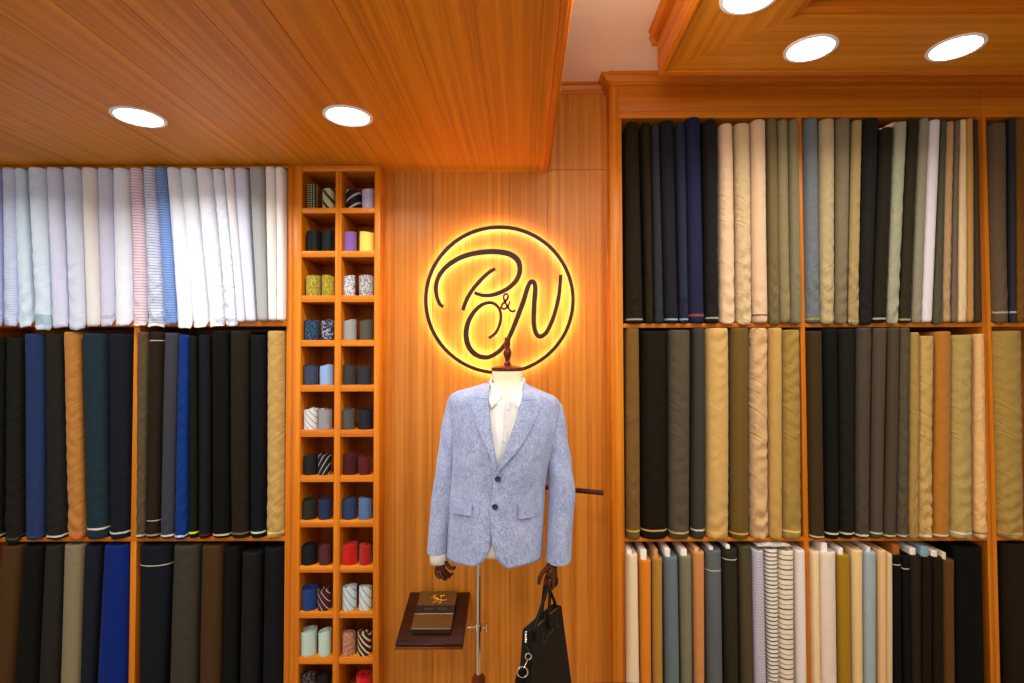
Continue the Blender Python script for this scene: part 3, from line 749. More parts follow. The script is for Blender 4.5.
place_row(CT, R1, rtop, 'top shelf, edge bay', 'fabric bolts on the top shelf at the edge', seed=8, bay=(rf1, XR))
place_row(AM, R2, R1b, 'middle shelf near mannequin', 'fabric bolts on the middle shelf near the mannequin', seed=9, bay=(ro0, rd0))
place_row(BM, R2, R1b, 'middle shelf, second bay', 'fabric bolts on the middle shelf of the second bay', seed=10, bay=(rd1, re0))
place_row(CM, R2, R1b, 'middle shelf, edge bay', 'fabric bolts on the middle shelf at the edge', seed=11, bay=(rf1, XR))
place_row(AB, Z3, R2b, 'bottom shelf near mannequin', 'fabric bolts on the bottom shelf near the mannequin', True, 12, bay=(ro0, rd0))
place_row(BB, Z3, R2b, 'bottom shelf, second bay', 'fabric bolts on the bottom shelf of the second bay', True, 13, bay=(rd1, re0))
place_row(CB, Z3, R2b, 'bottom shelf, edge bay', None, True, 14, bay=(rf1, XR))

# rumpled striped cloth on top of the striped bolts
bm = bmesh.new()
q0 = P(757, 545, CAB_Y - .02); q1 = P(791, 545, CAB_Y - .02)
rows = []
for j in range(9):
    v_ = j / 8
    rows.append([Vector((q0.x + (q1.x - q0.x) * u / 24, CAB_Y - .026 + .10 * v_,
                 q0.z - .001 + .007 * math.sin(PI * u / 24) * (1 - v_ * .4) + .0035 * noise.noise(Vector((u * .9, j * .9, 2))) - (.010 if j == 0 else 0) * (1 - abs(u / 12 - 1)))) for u in range(25)])
grid_mesh(bm, rows)
o = obj('folded_cloth', bm, m_fabric('folded_stripe_cloth', (226, 218, 206), 'vstripe', (80, 70, 64), 110, .3), smooth=True)
md = o.modifiers.new('s', 'SOLIDIFY'); md.thickness = .004
tag(o, 'rumpled black and white striped cloth lying on the striped bolts below the gold bolts', 'cloth')

# ------------------------------------------------------------------ ties
def tie_roll(x0, x1, row, top, desc, side, col, mat, tilt=0.0):
    """a necktie rolled up and stood on end: spiral strip, oval"""
    zb, zt = cub[row]
    yf = TY + .003
    h = zat((x0 + x1) / 2, top, yf) - zb; w = P(x1, 400, yf + .02).x - P(x0, 400, yf + .02).x
    cx = (P(x0, 400, yf + .02).x + P(x1, 400, yf + .02).x) / 2
    h = max(.03, min(h, zt - zb - .01))
    rx = w / 2 + .0015; ry = rx * .95; cy = yf + ry
    turns = 2.6; n = 70; th = .0035
    rnd = random.Random(int(x0 * 10 + row))
    off = rnd.uniform(-9, 9); d0 = rnd.choice((-1, 1)); ph0 = PI * .5 + rnd.uniform(-.4, .4)
    bm = bmesh.new(); zs = 7
    ringo = []; 
    for s in (0, 1):
        rows = []
        for k in range(zs + 1):
            v_ = k / zs; r = []
            for i in range(n + 1):
                f = i / n; a = ph0 + d0 * 2 * PI * turns * f
                sh = 1 - .64 * f
                R = sh - (th / rx if s else 0)
                wob = 1 + .02 * noise.noise(Vector((math.cos(a) * 1.5 + off, math.sin(a) * 1.5, v_ * 1.5)))
                zz = h * v_ * (1 + .05 * math.sin(a * 1.0 + off) * (v_ > .5)) + (.004 * f if v_ == 1 else 0)
                r.append(Vector((rx * R * wob * math.cos(a), -ry * R * wob * math.sin(a) * -1, zz)))
            rows.append(r)
        ringo.append([[bm.verts.new(p) for p in r] for r in rows])
    O, I = ringo
    for k in range(zs):
        for i in range(n):
            bm.faces.new((O[k][i], O[k][i + 1], O[k + 1][i + 1], O[k + 1][i]))
            bm.faces.new((I[k][i + 1], I[k][i], I[k + 1][i], I[k + 1][i + 1]))
    for i in range(n):
        bm.faces.new((O[zs][i], O[zs][i + 1], I[zs][i + 1], I[zs][i])); bm.faces.new((O[0][i + 1], O[0][i], I[0][i], I[0][i + 1]))
    for k in range(zs):
        bm.faces.new((O[k][0], O[k + 1][0], I[k + 1][0], I[k][0])); bm.faces.new((O[k][n], I[k][n], I[k + 1][n], O[k + 1][n]))
    o = obj('rolled_tie', bm, mat, None, smooth=50); o.location = (cx, cy, zb + .0006)
    nth = ['top', 'second', 'third', 'fourth', 'fifth', 'sixth', 'seventh', 'eighth', 'ninth', 'tenth', 'eleventh', 'twelfth'][row]
    tag(o, 'rolled %s tie, %s in its pair, %s column, %s cubby down' % (desc, side, col, nth), 'tie', 'rolled ties in the pigeonhole rack')
def mf(c, *a, **k): return m_fabric('tie_silk', c, *a, rough=.5, sheen=.3, **k)
T = 'left', 'right'
ties = [
 (304.5, 316, 0, 184, 'dark green patterned', 0, 0, mf((40, 46, 26), 'dots', (170, 165, 120), 110, .28)),
 (320, 333, 0, 188, 'green and cream striped', 0, 1, mf((176, 170, 124), 'diag', (40, 56, 44), 32, .35, 40)),
 (343, 359.5, 0, 189, 'black and silver striped', 1, 0, mf((22, 22, 26), 'diag', (160, 158, 156), 30, .22, 125)),
 (360, 373, 0, 189, 'lilac dotted', 1, 1, mf((182, 168, 196), 'dots', (120, 110, 160), 260, .28)),
 (303.5, 319, 1, 231, 'plain black', 0, 0, mf((18, 20, 17))),
 (320, 333, 1, 231, 'black green', 0, 1, mf((18, 24, 22))),
 (343, 356, 1, 231, 'purple', 1, 0, mf((126, 84, 160))),
 (357, 372.8, 1, 231, 'yellow', 1, 1, mf((240, 206, 90))),
 (303.5, 318.5, 2, 276, 'old gold paisley', 0, 0, mf((128, 116, 22), 'paisley', (176, 158, 64), 150, .35)),
 (320, 333, 2, 276, 'old gold damask', 0, 1, mf((138, 126, 26), 'paisley', (168, 154, 60), 110, .3)),
 (342.5, 355, 2, 276, 'silver paisley', 1, 0, mf((104, 104, 108), 'paisley', (196, 196, 200), 150, .42)),
 (357, 372.3, 2, 276, 'pewter paisley', 1, 1, mf((96, 94, 94), 'paisley', (172, 172, 172), 130, .42)),
 (303, 318.5, 3, 320.5, 'teal navy paisley', 0, 0, mf((22, 42, 62), 'paisley', (50, 84, 108), 140, .35)),
 (319.5, 333, 3, 321, 'navy floral', 0, 1, mf((34, 44, 68), 'paisley', (150, 158, 176), 130, .26)),
 (342.5, 356.3, 3, 320.5, 'silver grey', 1, 0, mf((156, 156, 154), 'check', (128, 128, 126), 260)),
 (358.5, 372, 3, 320.5, 'dark olive-grey', 1, 1, mf((72, 74, 64))),
 (301.8, 317.5, 4, 366, 'navy dotted', 0, 0, mf((22, 26, 50), 'dots', (130, 140, 172), 220, .22)),
 (318.5, 332.3, 4, 366, 'light blue', 0, 1, mf((134, 164, 212))),
 (341.6, 355.5, 4, 366, 'charcoal', 1, 0, mf((52, 52, 54))),
 (357, 371.7, 4, 367, 'slate black', 1, 1, mf((42, 44, 52))),
 (302.5, 317, 5, 410, 'white striped', 0, 0, mf((206, 208, 208), 'diag', (134, 136, 142), 60, .2, 40)),
 (318, 332, 5, 410.5, 'black and white checked', 0, 1, mf((180, 180, 184), 'check', (50, 52, 62), 240)),
 (342, 355, 5, 410.5, 'grey green', 1, 0, mf((74, 76, 72))),
 (356.8, 372, 5, 411, 'ink blue', 1, 1, mf((28, 34, 42))),
 (303, 317, 6, 457, 'black textured', 0, 0, mf((22, 22, 26), 'check', (36, 36, 40), 160)),
 (318, 331.5, 6, 456, 'black with silver stripes', 0, 1, mf((26, 24, 28), 'diag', (150, 148, 150), 58, .2, 150)),
 (342, 357, 6, 455, 'burgundy speckled', 1, 0, mf((88, 24, 26), 'paisley', (50, 16, 22), 160, .4)),
 (358.7, 371.6, 6, 458, 'wine red', 1, 1, mf((96, 28, 32), 'check', (66, 20, 26), 150)),
 (302, 317.3, 7, 501.5, 'dark olive', 0, 0, mf((44, 42, 28), 'check', (32, 34, 30), 150)),
 (318.3, 331.7, 7, 501, 'deep navy', 0, 1, mf((32, 46, 78))),
 (342, 357, 7, 500.5, 'navy checked', 1, 0, mf((30, 44, 72), 'check', (44, 66, 104), 60)),
 (358, 371.8, 7, 500.5, 'blue diamond', 1, 1, mf((52, 78, 124), 'check', (92, 124, 170), 60)),
 (301.5, 318, 8, 547, 'coal black', 0, 0, mf((22, 24, 28))),
 (319, 332, 8, 547, 'maroon dotted', 0, 1, mf((66, 30, 36), 'dots', (96, 54, 58), 160, .3)),
 (342, 358.3, 8, 546.5, 'bright red', 1, 0, mf((190, 16, 10))),
 (360, 372, 8, 547, 'red checked', 1, 1, mf((186, 34, 16), 'check', (140, 16, 8), 100)),
 (301.5, 317.5, 9, 591, 'blue', 0, 0, mf((30, 58, 116))),
 (318.3, 332.5, 9, 592, 'maroon striped', 0, 1, mf((62, 32, 38), 'diag', (190, 170, 160), 55, .14, 35)),
 (342.5, 358, 9, 589, 'pale blue striped', 1, 0, mf((190, 208, 210), 'diag', (140, 156, 164), 50, .25, 35)),
 (358.8, 372.5, 9, 589.5, 'ice blue striped', 1, 1, mf((196, 212, 210), 'diag', (130, 142, 146), 46, .18, 35)),
 (301.3, 318.5, 10, 633.5, 'pale mint', 0, 0, mf((176, 202, 186))),
 (319, 332.3, 10, 634, 'mint ribbed', 0, 1, mf((186, 212, 196), 'hstripe', (170, 196, 182), 300, .4)),
 (342.5, 356, 10, 635.5, 'rosy brown paisley', 1, 0, mf((190, 136, 104), 'paisley', (156, 96, 70), 120, .36)),
 (358, 373, 10, 636, 'brown and cream striped', 1, 1, mf((48, 30, 24), 'diag', (204, 184, 150), 60, .38, 40)),
 (302, 318, 11, 677, 'black floral', 0, 0, mf((30, 26, 26), 'paisley', (90, 84, 78), 120, .36)),
 (319, 332, 11, 677, 'black satin', 0, 1, mf((24, 22, 22))),
 (356, 372.5, 11, 679.5, 'scarlet', 1, 1, mf((204, 12, 12))),
]
for (x0, x1, r, top, d, cc, ss, m) in ties: tie_roll(x0, x1, r, top, d, T[ss], T[cc], m)

# ------------------------------------------------------------------ backlit monogram sign
SGN_Y0, SGN_Y1 = -.031, -.023      # bronze faces
LED_Y0, LED_Y1 = -.0225, -.0175
def lg(zx, zy): return (410 + zx / 4.017, 210 + zy / 4.017)
def to_w(p): q = P(p[0], p[1], -.03); return (q.x, q.z)
M_BRONZE = m_plain('dark_bronze', (44, 24, 8), .5, .1)
M_LED = m_emit('warm_led', (255, 206, 205), 38)
cc = to_w(lg(359, 361))
sg = thing('monogram_sign', (cc[0], 0, cc[1]), 'backlit round bronze monogram sign with script letters on the panelled wall', 'sign')
def stroke(name, pts, ws, m=8, label=None):
    c = catmull([lg(x, y) + (w,) for (x, y), w in zip(pts, ws)], m)
    wp = [to_w(p[:2]) for p in c]; wd = [(p[2] + (1.6 if name == 'ampersand' else 4.2)) / 4.017 / 244.8 for p in c]
    bm = bmesh.new(); ribbon(bm, wp, wd, SGN_Y0, SGN_Y1)
    o = obj(name, bm, M_BRONZE, sg)
    bm = bmesh.new(); ribbon(bm, wp[3:-3], wd[3:-3], LED_Y0, LED_Y1, .5)
    l = obj('led_strip', bm, M_LED, None); l.parent = o
    bm = bmesh.new()       # short stand-off pins into the wall
    for i in (len(wp) // 5, len(wp) * 4 // 5):
        bmesh.ops.create_cone(bm, cap_ends=True, segments=8, radius1=.0018, radius2=.0018, depth=.026, matrix=Matrix.Translation((wp[i][0], -.013, wp[i][1])) @ Matrix.Rotation(PI / 2, 4, 'X'))
    q = obj('standoff_pin', bm, M_BRONZE, None); q.parent = o
    for ch in (l, q):
        ch.matrix_parent_inverse = Matrix.Identity(4); ch.location = (0, 0, 0)
        ch.matrix_parent_inverse = o.matrix_world.inverted()
    o.matrix_parent_inverse = Matrix.Translation(-sg.location)
    return o
ringp = [(359 + 296 * math.cos(2 * PI * i / 96), 361 + 293 * math.sin(2 * PI * i / 96)) for i in range(96)]
wp = [to_w(lg(*p)) for p in ringp]
bm = bmesh.new(); ribbon(bm, wp, [15 / 4.017 / 244.8] * 96, SGN_Y0, SGN_Y1, closed=True)
ro = obj('ring', bm, M_BRONZE, sg)
bm = bmesh.new(); ribbon(bm, wp, [15 / 4.017 / 244.8] * 96, LED_Y0, LED_Y1, .55, closed=True)
l = obj('led_strip', bm, M_LED, None); l.parent = ro
bm = bmesh.new()
for i in range(0, 96, 12):
    bmesh.ops.create_cone(bm, cap_ends=True, segments=8, radius1=.0018, radius2=.0018, depth=.026, matrix=Matrix.Translation((wp[i][0], -.013, wp[i][1])) @ Matrix.Rotation(PI / 2, 4, 'X'))
q = obj('standoff_pin', bm, M_BRONZE, None); q.parent = ro
stroke('letter_stroke', [(134, 389), (118, 375), (106, 340), (105, 300), (118, 262), (150, 224), (205, 190), (270, 172), (340, 167), (400, 177), (434, 204), (441, 245), (425, 285), (390, 317), (340, 339), (295, 343), (258, 332)],
       [10, 11, 12, 13, 14, 15, 16, 17, 18, 19, 19, 17, 15, 14, 13, 11, 9])
stroke('letter_stroke', [(343, 235), (318, 250), (285, 280), (250, 322), (225, 365), (212, 403)], [9, 11, 12, 12, 12, 11])
stroke('letter_stroke', [(316, 515), (345, 492), (363, 448), (360, 400), (330, 373), (287, 382), (248, 422), (226, 480), (232, 540), (263, 580), (308, 592), (352, 572), (385, 535), (408, 490), (432, 430), (455, 368), (474, 308), (490, 286), (503, 308), (499, 380), (497, 450), (506, 494), (524, 508), (550, 488), (577, 428), (598, 345), (606, 260)],
       [8, 8, 8, 9, 9, 11, 14, 17, 18, 17, 15, 14, 14, 15, 16, 16, 15, 14, 16, 17, 16, 15, 15, 14, 13, 12, 10])
stroke('ampersand', [(424, 403), (408, 407), (392, 388), (378, 360), (378, 342), (388, 337), (394, 348), (386, 364), (370, 380), (368, 392), (380, 397), (394, 385), (402, 366)],
       [7, 8, 8, 8, 7, 7, 7, 8, 8, 8, 8, 7, 5], 5)

# ------------------------------------------------------------------ mannequin, shirt, jacket
MY = -.30
TBL = [(372, 494, 521, .048), (378, 491, 523, .058), (383, 488, 525, .068), (386, 482, 531, .078), (390, 470, 542, .088), (394, 457, 553, .095), (398, 451, 557, .100), (403, 449, 558, .104), (412, 450, 557.5, .110), (428, 452, 556, .118),
       (446, 454, 552, .124), (465, 454, 547, .123), (487, 451.5, 543, .117), (506, 449.5, 542, .119), (530, 448.5, 541, .124), (550, 448.5, 540, .127), (575, 449, 539, .128)]
TW = []
for (py, xl, xr, b) in TBL:
    TW.append((P(507, py, MY).z, P(xl, py, MY).x, P(xr, py, MY).x, b))
TW.sort()
def prof(z):
    if z <= TW[0][0]: r = TW[0]
    elif z >= TW[-1][0]: r = TW[-1]
    else:
        for i in range(len(TW) - 1):
            if TW[i][0] <= z <= TW[i + 1][0]:
                k = (z - TW[i][0]) / (TW[i + 1][0] - TW[i][0])
                r = [TW[i][j] + (TW[i + 1][j] - TW[i][j]) * k for j in range(4)]; break
    return (r[1] + r[2]) / 2, (r[2] - r[1]) / 2, r[3]
NP = 2.25
TILT = .055; ZSH = P(507, 396, MY).z
def zt_of(z, x, xc):     # shoulder slope: raise one side
    k = max(0, min(1, (z - (ZSH - .35)) / .3))
    return z - TILT * (x - xc) * k
def S(th, z, off=0.0):
    xc, a, b = prof(z); a += off; b += off
    s, c = math.sin(th), math.cos(th)
    x = xc + a * math.copysign(abs(s) ** (2 / NP), s)
    y = MY - b * math.copysign(abs(c) ** (2 / NP), c) * (1.0 if c > 0 else .85)
    return Vector((x, y, zt_of(z, x, xc)))
def yfront(x, z):
    xc0, _, _ = prof(z)
    zz = z + TILT * (x - xc0) * max(0, min(1, (z - (ZSH - .35)) / .3))
    xc, a, b = prof(zz)
    t_ = max(-.97, min(.97, (x - xc) / a))
    return MY - b * (1 - abs(t_) ** NP) ** (1 / NP), zz, t_
def onfront(px, py, off=0.0):
    Y = MY - .11
    for _ in range(4):
        p = P(px, py, Y); Y = yfront(p.x, p.z)[0] - off
    return P(px, py, Y)
def patch(outline, off, step=3.0, thick=.003, smooth_m=0, fn=None):
    """cloth piece: pixel-plan outline laid on the chest surface"""
    pts = catmull(outline + [outline[0]], smooth_m)[:-1] if smooth_m else outline
    bm = bmesh.new()
    f = bm.faces.new([bm.verts.new((x, y, 0)) for x, y in pts])
    xs = [p[0] for p in pts]; ys = [p[1] for p in pts]
    x = min(xs) + step
    while x < max(xs):
        bmesh.ops.bisect_plane(bm, geom=bm.verts[:] + bm.edges[:] + bm.faces[:], plane_co=(x, 0, 0), plane_no=(1, 0, 0)); x += step
    y = min(ys) + step
    while y < max(ys):
        bmesh.ops.bisect_plane(bm, geom=bm.verts[:] + bm.edges[:] + bm.faces[:], plane_co=(0, y, 0), plane_no=(0, 1, 0)); y += step
    for v in bm.verts:
        v.co = (fn or onfront)(v.co.x, v.co.y, off)
    # solid thickness away from the viewer
    r = bmesh.ops.extrude_face_region(bm, geom=bm.faces[:])
    for v in [g_ for g_ in r['geom'] if isinstance(g_, bmesh.types.BMVert)]: v.co.y += thick
    return bm

M_LINEN = m_fabric('blue_linen', (76, 98, 146), 'heather', (194, 202, 228), var=.1, sheen=.2)
M_SHIRT = m_fabric('white_shirting', (238, 236, 232), var=.03)
M_FORM = m_fabric('cream_form', (234, 226, 190), var=.02, rough=.6)
M_CHROME = m_plain('brushed_metal', (200, 196, 188), .18, 1.0)
M_BLACKP = m_plain('black_plastic', (22, 16, 12), .4)
M_BTN = m_plain('navy_button', (30, 52, 96), .3)

mn = thing('mannequin', (P(478, 600, MY).x, MY, 0), 'tailor\'s mannequin with turned wooden neck cap and dark wooden hands on metal stand', 'mannequin')
# body form: neck to hips, one surface, inside the clothes
bm = bmesh.new(); rows = []
zc_top = P(507, 371, MY).z
zs_ = [P(507, y, MY).z for y in (371, 374, 378, 382)]
ncx = P(507.5, 378, MY).x
for z, rx_ in zip(zs_, (.0555, .055, .0525, .0515)):
    rows.append([Vector((ncx + rx_ * math.sin(a * PI / 18), MY - rx_ * math.cos(a * PI / 18), z)) for a in range(36)])
for py, xl, xr, rr in ((388, 488, 526, .055), (394, 478, 534, .07), (400, 466, 546, .08), (410, 460, 549, .088), (430, 458, 548, .10), (465, 460, 541, .10), (490, 461, 535, .09), (530, 458, 533, .10), (546, 462, 529, .095), (552, 472, 518, .07)):
    z = P(507, py, MY).z; x0 = P(xl, py, MY).x; x1 = P(xr, py, MY).x
    rows.append([Vector(((x0 + x1) / 2 + (x1 - x0) / 2 * math.sin(a * PI / 18), MY - rr * math.cos(a * PI / 18) , z)) for a in range(36)])
grid_mesh(bm, rows, True, True, True)
obj('body_form', bm, M_FORM, mn, smooth=60)
# neck cap + finial (turned)
cz0 = P(507, 370.5, MY).z
bm = bmesh.new(); lathe(bm, ncx, MY, [(.052, cz0 - .001), (.0575, cz0 + .001), (.059, cz0 + .006), (.0575, cz0 + .011), (.045, cz0 + .0155), (.02, cz0 + .019), (.013, cz0 + .021)], 40)
obj('neck_cap', bm, M_DARKZ, mn, smooth=50)
k_ = 1 / 277
bm = bmesh.new(); b0 = cz0 + .020
lathe(bm, ncx, MY, [(.013, b0), (.0145, b0 + .004), (.010, b0 + .008), (.0085, b0 + .016), (.0095, b0 + .022), (.0135, b0 + .032), (.0155, b0 + .042), (.0145, b0 + .050), (.0095, b0 + .060), (.0085, b0 + .066), (.0115, b0 + .073), (.0105, b0 + .080), (.0112, b0 + .088), (.0105, b0 + .097), (.006, b0 + .1)], 24)
obj('finial', bm, M_DARKZ, mn, smooth=50)
# stand
sx_ = P(478.5, 600, MY).x
zpole = P(478, 676, MY).z
bm = bmesh.new(); bmesh.ops.create_cone(bm, cap_ends=True, segments=20, radius1=.0088, radius2=.0088, depth=P(478, 560, MY).z - .05, matrix=Matrix.Translation((sx_, MY, (P(478, 560, MY).z + .05) / 2)))
obj('pole', bm, M_CHROME, mn, smooth=40)
bm = bmesh.new(); lathe(bm, sx_, MY, [(.014, .05), (.024, .06), (.024, zpole - .01), (.0215, zpole), (.01, zpole + .001)], 24)
obj('pole_sleeve', bm, M_DARKZ, mn, smooth=40)
zb_ = P(478, 627.5, MY).z
bm = bmesh.new(); lathe(bm, sx_, MY, [(.0105, zb_ - .012), (.0125, zb_ - .010), (.0125, zb_ + .010), (.0105, zb_ + .012)], 20)
bmesh.ops.create_cone(bm, cap_ends=True, segments=12, radius1=.0035, radius2=.0035, depth=.07, matrix=Matrix.Translation((sx_ - .005, MY, zb_)) @ Matrix.Rotation(PI / 2, 4, 'Y'))
obj('clamp', bm, M_CHROME, mn, smooth=40)
bm = bmesh.new(); box(bm, sx_ + .026, sx_ + .034, MY - .008, MY + .008, zb_ - .012, zb_ + .014, .003)
obj('wing_knob', bm, m_plain('brass', (214, 190, 140), .25, 1.0), mn, smooth=40)
bm = bmesh.new(); lathe(bm, sx_, MY, [(.17, .001), (.17, .008), (.155, .016), (.06, .028), (.026, .045), (.02, .06)], 48)
obj('foot_plate', bm, M_CHROME, mn, smooth=40)

def hand(name, chains, label):
    """one continuous surface grown over joints: chains = lists of (px,py,Y,r), first chain is wrist->palm; others start at index of palm joint"""
    verts, edges, rad = [], [], []
    def add(p):
        q = P(p[0], p[1], p[2]); verts.append(q); rad.append(p[3]); return len(verts) - 1
    prev = None; palm = []
    for p in chains[0]:
        i = add(p); 
        if prev is not None: edges.append((prev, i))
        prev = i; palm.append(i)
    for root_i, ch in chains[1:]:
        prev = palm[root_i]
        for p in ch:
            i = add(p); edges.append((prev, i)); prev = i
    me = bpy.data.meshes.new(name); me.from_pydata([tuple(v) for v in verts], edges, [])
    o = bpy.data.objects.new(name, me); COL.objects.link(o); me.materials.append(M_HAND)
    md = o.modifiers.new('skin', 'SKIN'); md.use_smooth_shade = True; md.branch_smoothing = .3
    for i, sv in enumerate(me.skin_vertices[0].data):
        sv.radius = (rad[i], rad[i]); sv.use_root = (i == 0)
    o.modifiers.new('sub', 'SUBSURF').levels = 2; o.modifiers['sub'].render_levels = 2
    o.parent = mn; o.matrix_parent_inverse = Matrix.Translation(-mn.location)
    o['label'] = label
    return o
HY = MY - .02
hand('hand', [[(440, 556, HY, .017), (440.5, 562, HY, .017), (441, 567, HY, .018)],
    (2, [(436, 569, HY - .010, .0075), (436, 573, HY - .016, .007), (438.5, 577, HY - .02, .0062), (441, 579, HY - .022, .0052)]),
    (2, [(440, 571, HY - .012, .0075), (441, 575.5, HY - .020, .007), (444, 579, HY - .022, .006), (447, 579.5, HY - .018, .005)]),
    (2, [(443, 570.5, HY - .010, .0075), (445, 575, HY - .012, .007), (448, 577.5, HY - .010, .006), (451, 576, HY - .006, .005)]),
    (2, [(444.5, 569.5, HY + .002, .0072), (447.5, 573, HY + .004, .0066), (450.5, 575, HY + .006, .0058), (453.5, 573, HY + .008, .005)]),
    (1, [(446, 563, HY - .004, .008), (450, 568, HY - .010, .0072), (453, 569, HY - .014, .0065), (455.5, 566.5, HY - .016, .0055)]),
 ], 'dark wooden hand hanging empty with curled fingers')
GY = MY - .05
hand('hand', [[(556, 556, GY + .01, .019), (554, 563, GY + .005, .019), (551, 571, GY, .020)],
    (2, [(547.5, 577, GY - .020, .0075), (545.5, 582, GY - .026, .007), (546.5, 587, GY - .018, .0064), (548, 588, GY - .006, .0055)]),
    (2, [(550, 578.5, GY - .016, .0078), (549, 584, GY - .024, .0072), (549.5, 588.5, GY - .016, .0066), (550.5, 589, GY - .002, .0056)]),
    (2, [(553, 578.5, GY - .008, .0078), (553, 584, GY - .014, .0072), (552.5, 588, GY - .008, .0064), (552, 588.5, GY + .004, .0055)]),
    (2, [(556, 576.5, GY + .002, .0072), (557, 581.5, GY - .002, .0066), (556, 585, GY + .002, .0058), (554.5, 586, GY + .010, .005)]),
    (1, [(547, 568, GY - .014, .0088), (542, 573, GY - .024, .0078), (539.5, 579, GY - .028, .007), (538.5, 585, GY - .028, .006)]),
 ], 'dark wooden hand closed round the bag handles')

# dress shirt
sh = thing('dress_shirt', (P(507, 480, MY).x, MY, P(507, 563, MY).z), 'white dress shirt with open pointed collar worn under the blue jacket', 'shirt')
bm = bmesh.new()
rows = []
for i in range(26):
    py = 397 + (546 - 397) * i / 25
    z = P(507, py, MY).z
    rows.append([S(a / 16 * 1.25, z, -.012 - .0) for a in range(-16, 17)])
for r in rows:
    for p in r: p.y += .001 * math.sin(p.z * 60 + p.x * 40)
grid_mesh(bm, rows)
o = obj('shirt_front', bm, M_SHIRT, sh, smooth=True); md = o.modifiers.new('s', 'SOLIDIFY'); md.thickness = .002
bm = patch([(505.5, 402), (511, 402), (509, 420), (507, 445), (504, 466), (499, 466), (501.5, 445), (504, 420)], -.0085, thick=.0015)
obj('button_placket', bm, m_fabric('shaded_placket_cloth', (212, 210, 210), var=.03), sh, smooth=40)  # shirt white greyed here: slight shade put into the placket colour
for (bx, by) in ((507.5, 409), (505.7, 425), (504, 441), (502, 457)):
    c_ = onfront(bx, by, -.0066)
    bm = bmesh.new(); bmesh.ops.create_cone(bm, cap_ends=True, segments=14, radius1=.0042, radius2=.0034, depth=.002, matrix=Matrix.Translation(c_) @ Matrix.Rotation(PI / 2, 4, 'X'))
    obj('button', bm, m_plain('pearl', (228, 222, 210), .3), sh, smooth=40)
# collar stand + wings
def neckfn(px, py, off):
    # wings lie from the neck down over the chest: blend between neck cylinder and chest
    k = max(0, min(1, (py - 381) / 22)); k = k * k * (3 - 2 * k)
    p = P(px, py, MY - .06)
    t_ = max(-.98, min(.98, (p.x - ncx) / .066)); yn = MY - .062 * math.sqrt(1 - t_ * t_)
    q = onfront(px, py, 0); yy = min(yn, q.y) * k + yn * (1 - k)
    yy = yn * (1 - k) + min(q.y, yn) * k - off
    return P(px, py, yy)
bm = patch([(488.5, 382), (488.3, 392), (488.6, 400), (491.3, 407.6), (496, 403), (500.5, 397), (503, 395), (497, 389), (492.5, 383), (490.3, 379.5)], .009, 2, .003, fn=neckfn)
obj('collar_wing', bm, M_SHIRT, sh, smooth=40)
bm = patch([(525, 382), (524.3, 392), (522.5, 400), (518.3, 408.6), (514.5, 402), (511, 396), (514.5, 391), (518.5, 386), (521.5, 381), (523.5, 379)], .009, 2, .003, fn=neckfn)
obj('collar_wing', bm, M_SHIRT, sh, smooth=40)
bm = bmesh.new(); rows = []
for hz, rr in ((386, .066), (382, .063), (379.5, .0605)):
    z = P(507, hz, MY).z
    rows.append([Vector((ncx + rr * math.sin(a), MY - rr * math.cos(a), z + (.012 * abs(math.sin(a / 2)) if hz < 386 else 0))) for a in [1.1 + (2 * PI - 2.2) * i / 30 for i in range(31)]])
grid_mesh(bm, rows); o = obj('collar_band', bm, M_SHIRT, sh, smooth=True); md = o.modifiers.new('s', 'SOLIDIFY'); md.thickness = .002

# suit jacket
jk = thing('suit_jacket', (P(497, 480, MY).x, MY, P(497, 566, MY).z), 'light blue linen two-button suit jacket on the mannequin before the lit sign', 'jacket')
JO = .002
def theta_of(p):
    y_, zz, t_ = yfront(p.x, p.z)
    th = math.asin(math.copysign(abs(max(-.97, min(.97, t_))) ** (NP / 2), t_)); return th, zz
NV, NU = 64, 40
def resample(pts, n):
    c = catmull(pts, 6); L = [0]
    for i in range(1, len(c)): L.append(L[-1] + math.dist(c[i], c[i - 1]))
    out = []; j = 0
    for i in range(n):
        s = L[-1] * i / (n - 1)
        while j < len(L) - 2 and L[j + 1] < s: j += 1
        k = (s - L[j]) / max(1e-9, L[j + 1] - L[j]); out.append(tuple(c[j][q] + (c[j + 1][q] - c[j][q]) * k for q in range(2)))
    return out
def body_panel(edge, sgn, off, hemz):
    e = resample(edge, NV); zt = P(507, 383, MY).z
    rows = []
    for i, (px, py) in enumerate(e):
        p = onfront(px, py, off); th0, z_e = theta_of(p)
        v_ = i / (NV - 1); z_l = hemz + (zt - hemz) * v_
        r = []
        for j in range(NU + 1):
            u = j / NU
            if py > 540 and u < .5: pass
            s = min(1, u * (3 + 4 * max(0, min(1, (py - 490) / 60)))); s = s * s * (3 - 2 * s)
            z = z_e * (1 - s) + z_l * s
            th = th0 + (sgn * PI - th0) * u
            q = S(th, z, off)
            w_ = .0035 * noise.noise(Vector((th * 1.4 + 5, z * 6, sgn * 3))) + .002 * noise.noise(Vector((th * 4, z * 14, 9)))
            xc, a, b = prof(z)
            q += Vector(((q.x - xc) * .6, q.y - MY, 0)).normalized() * w_ * min(1, u * 6)
            r.append(q)
        rows.append(r)
    bm = bmesh.new(); grid_mesh(bm, rows)
    return bm
hemz = P(497, 566.5, MY - .12).z
edgeL = [(474, 566), (480, 564), (485, 559), (488.5, 551), (491, 542), (495, 525), (499, 508), (501, 488), (499, 472), (495.5, 455), (492, 432), (490, 412), (489, 398), (488.5, 384)]
edgeR = [(508, 568.5), (502, 565.5), (497.5, 560), (494, 551), (491.8, 541), (491, 525), (491.3, 508), (493, 488), (495.5, 473), (502, 457), (510, 436), (517, 413), (521, 399), (524, 384)]
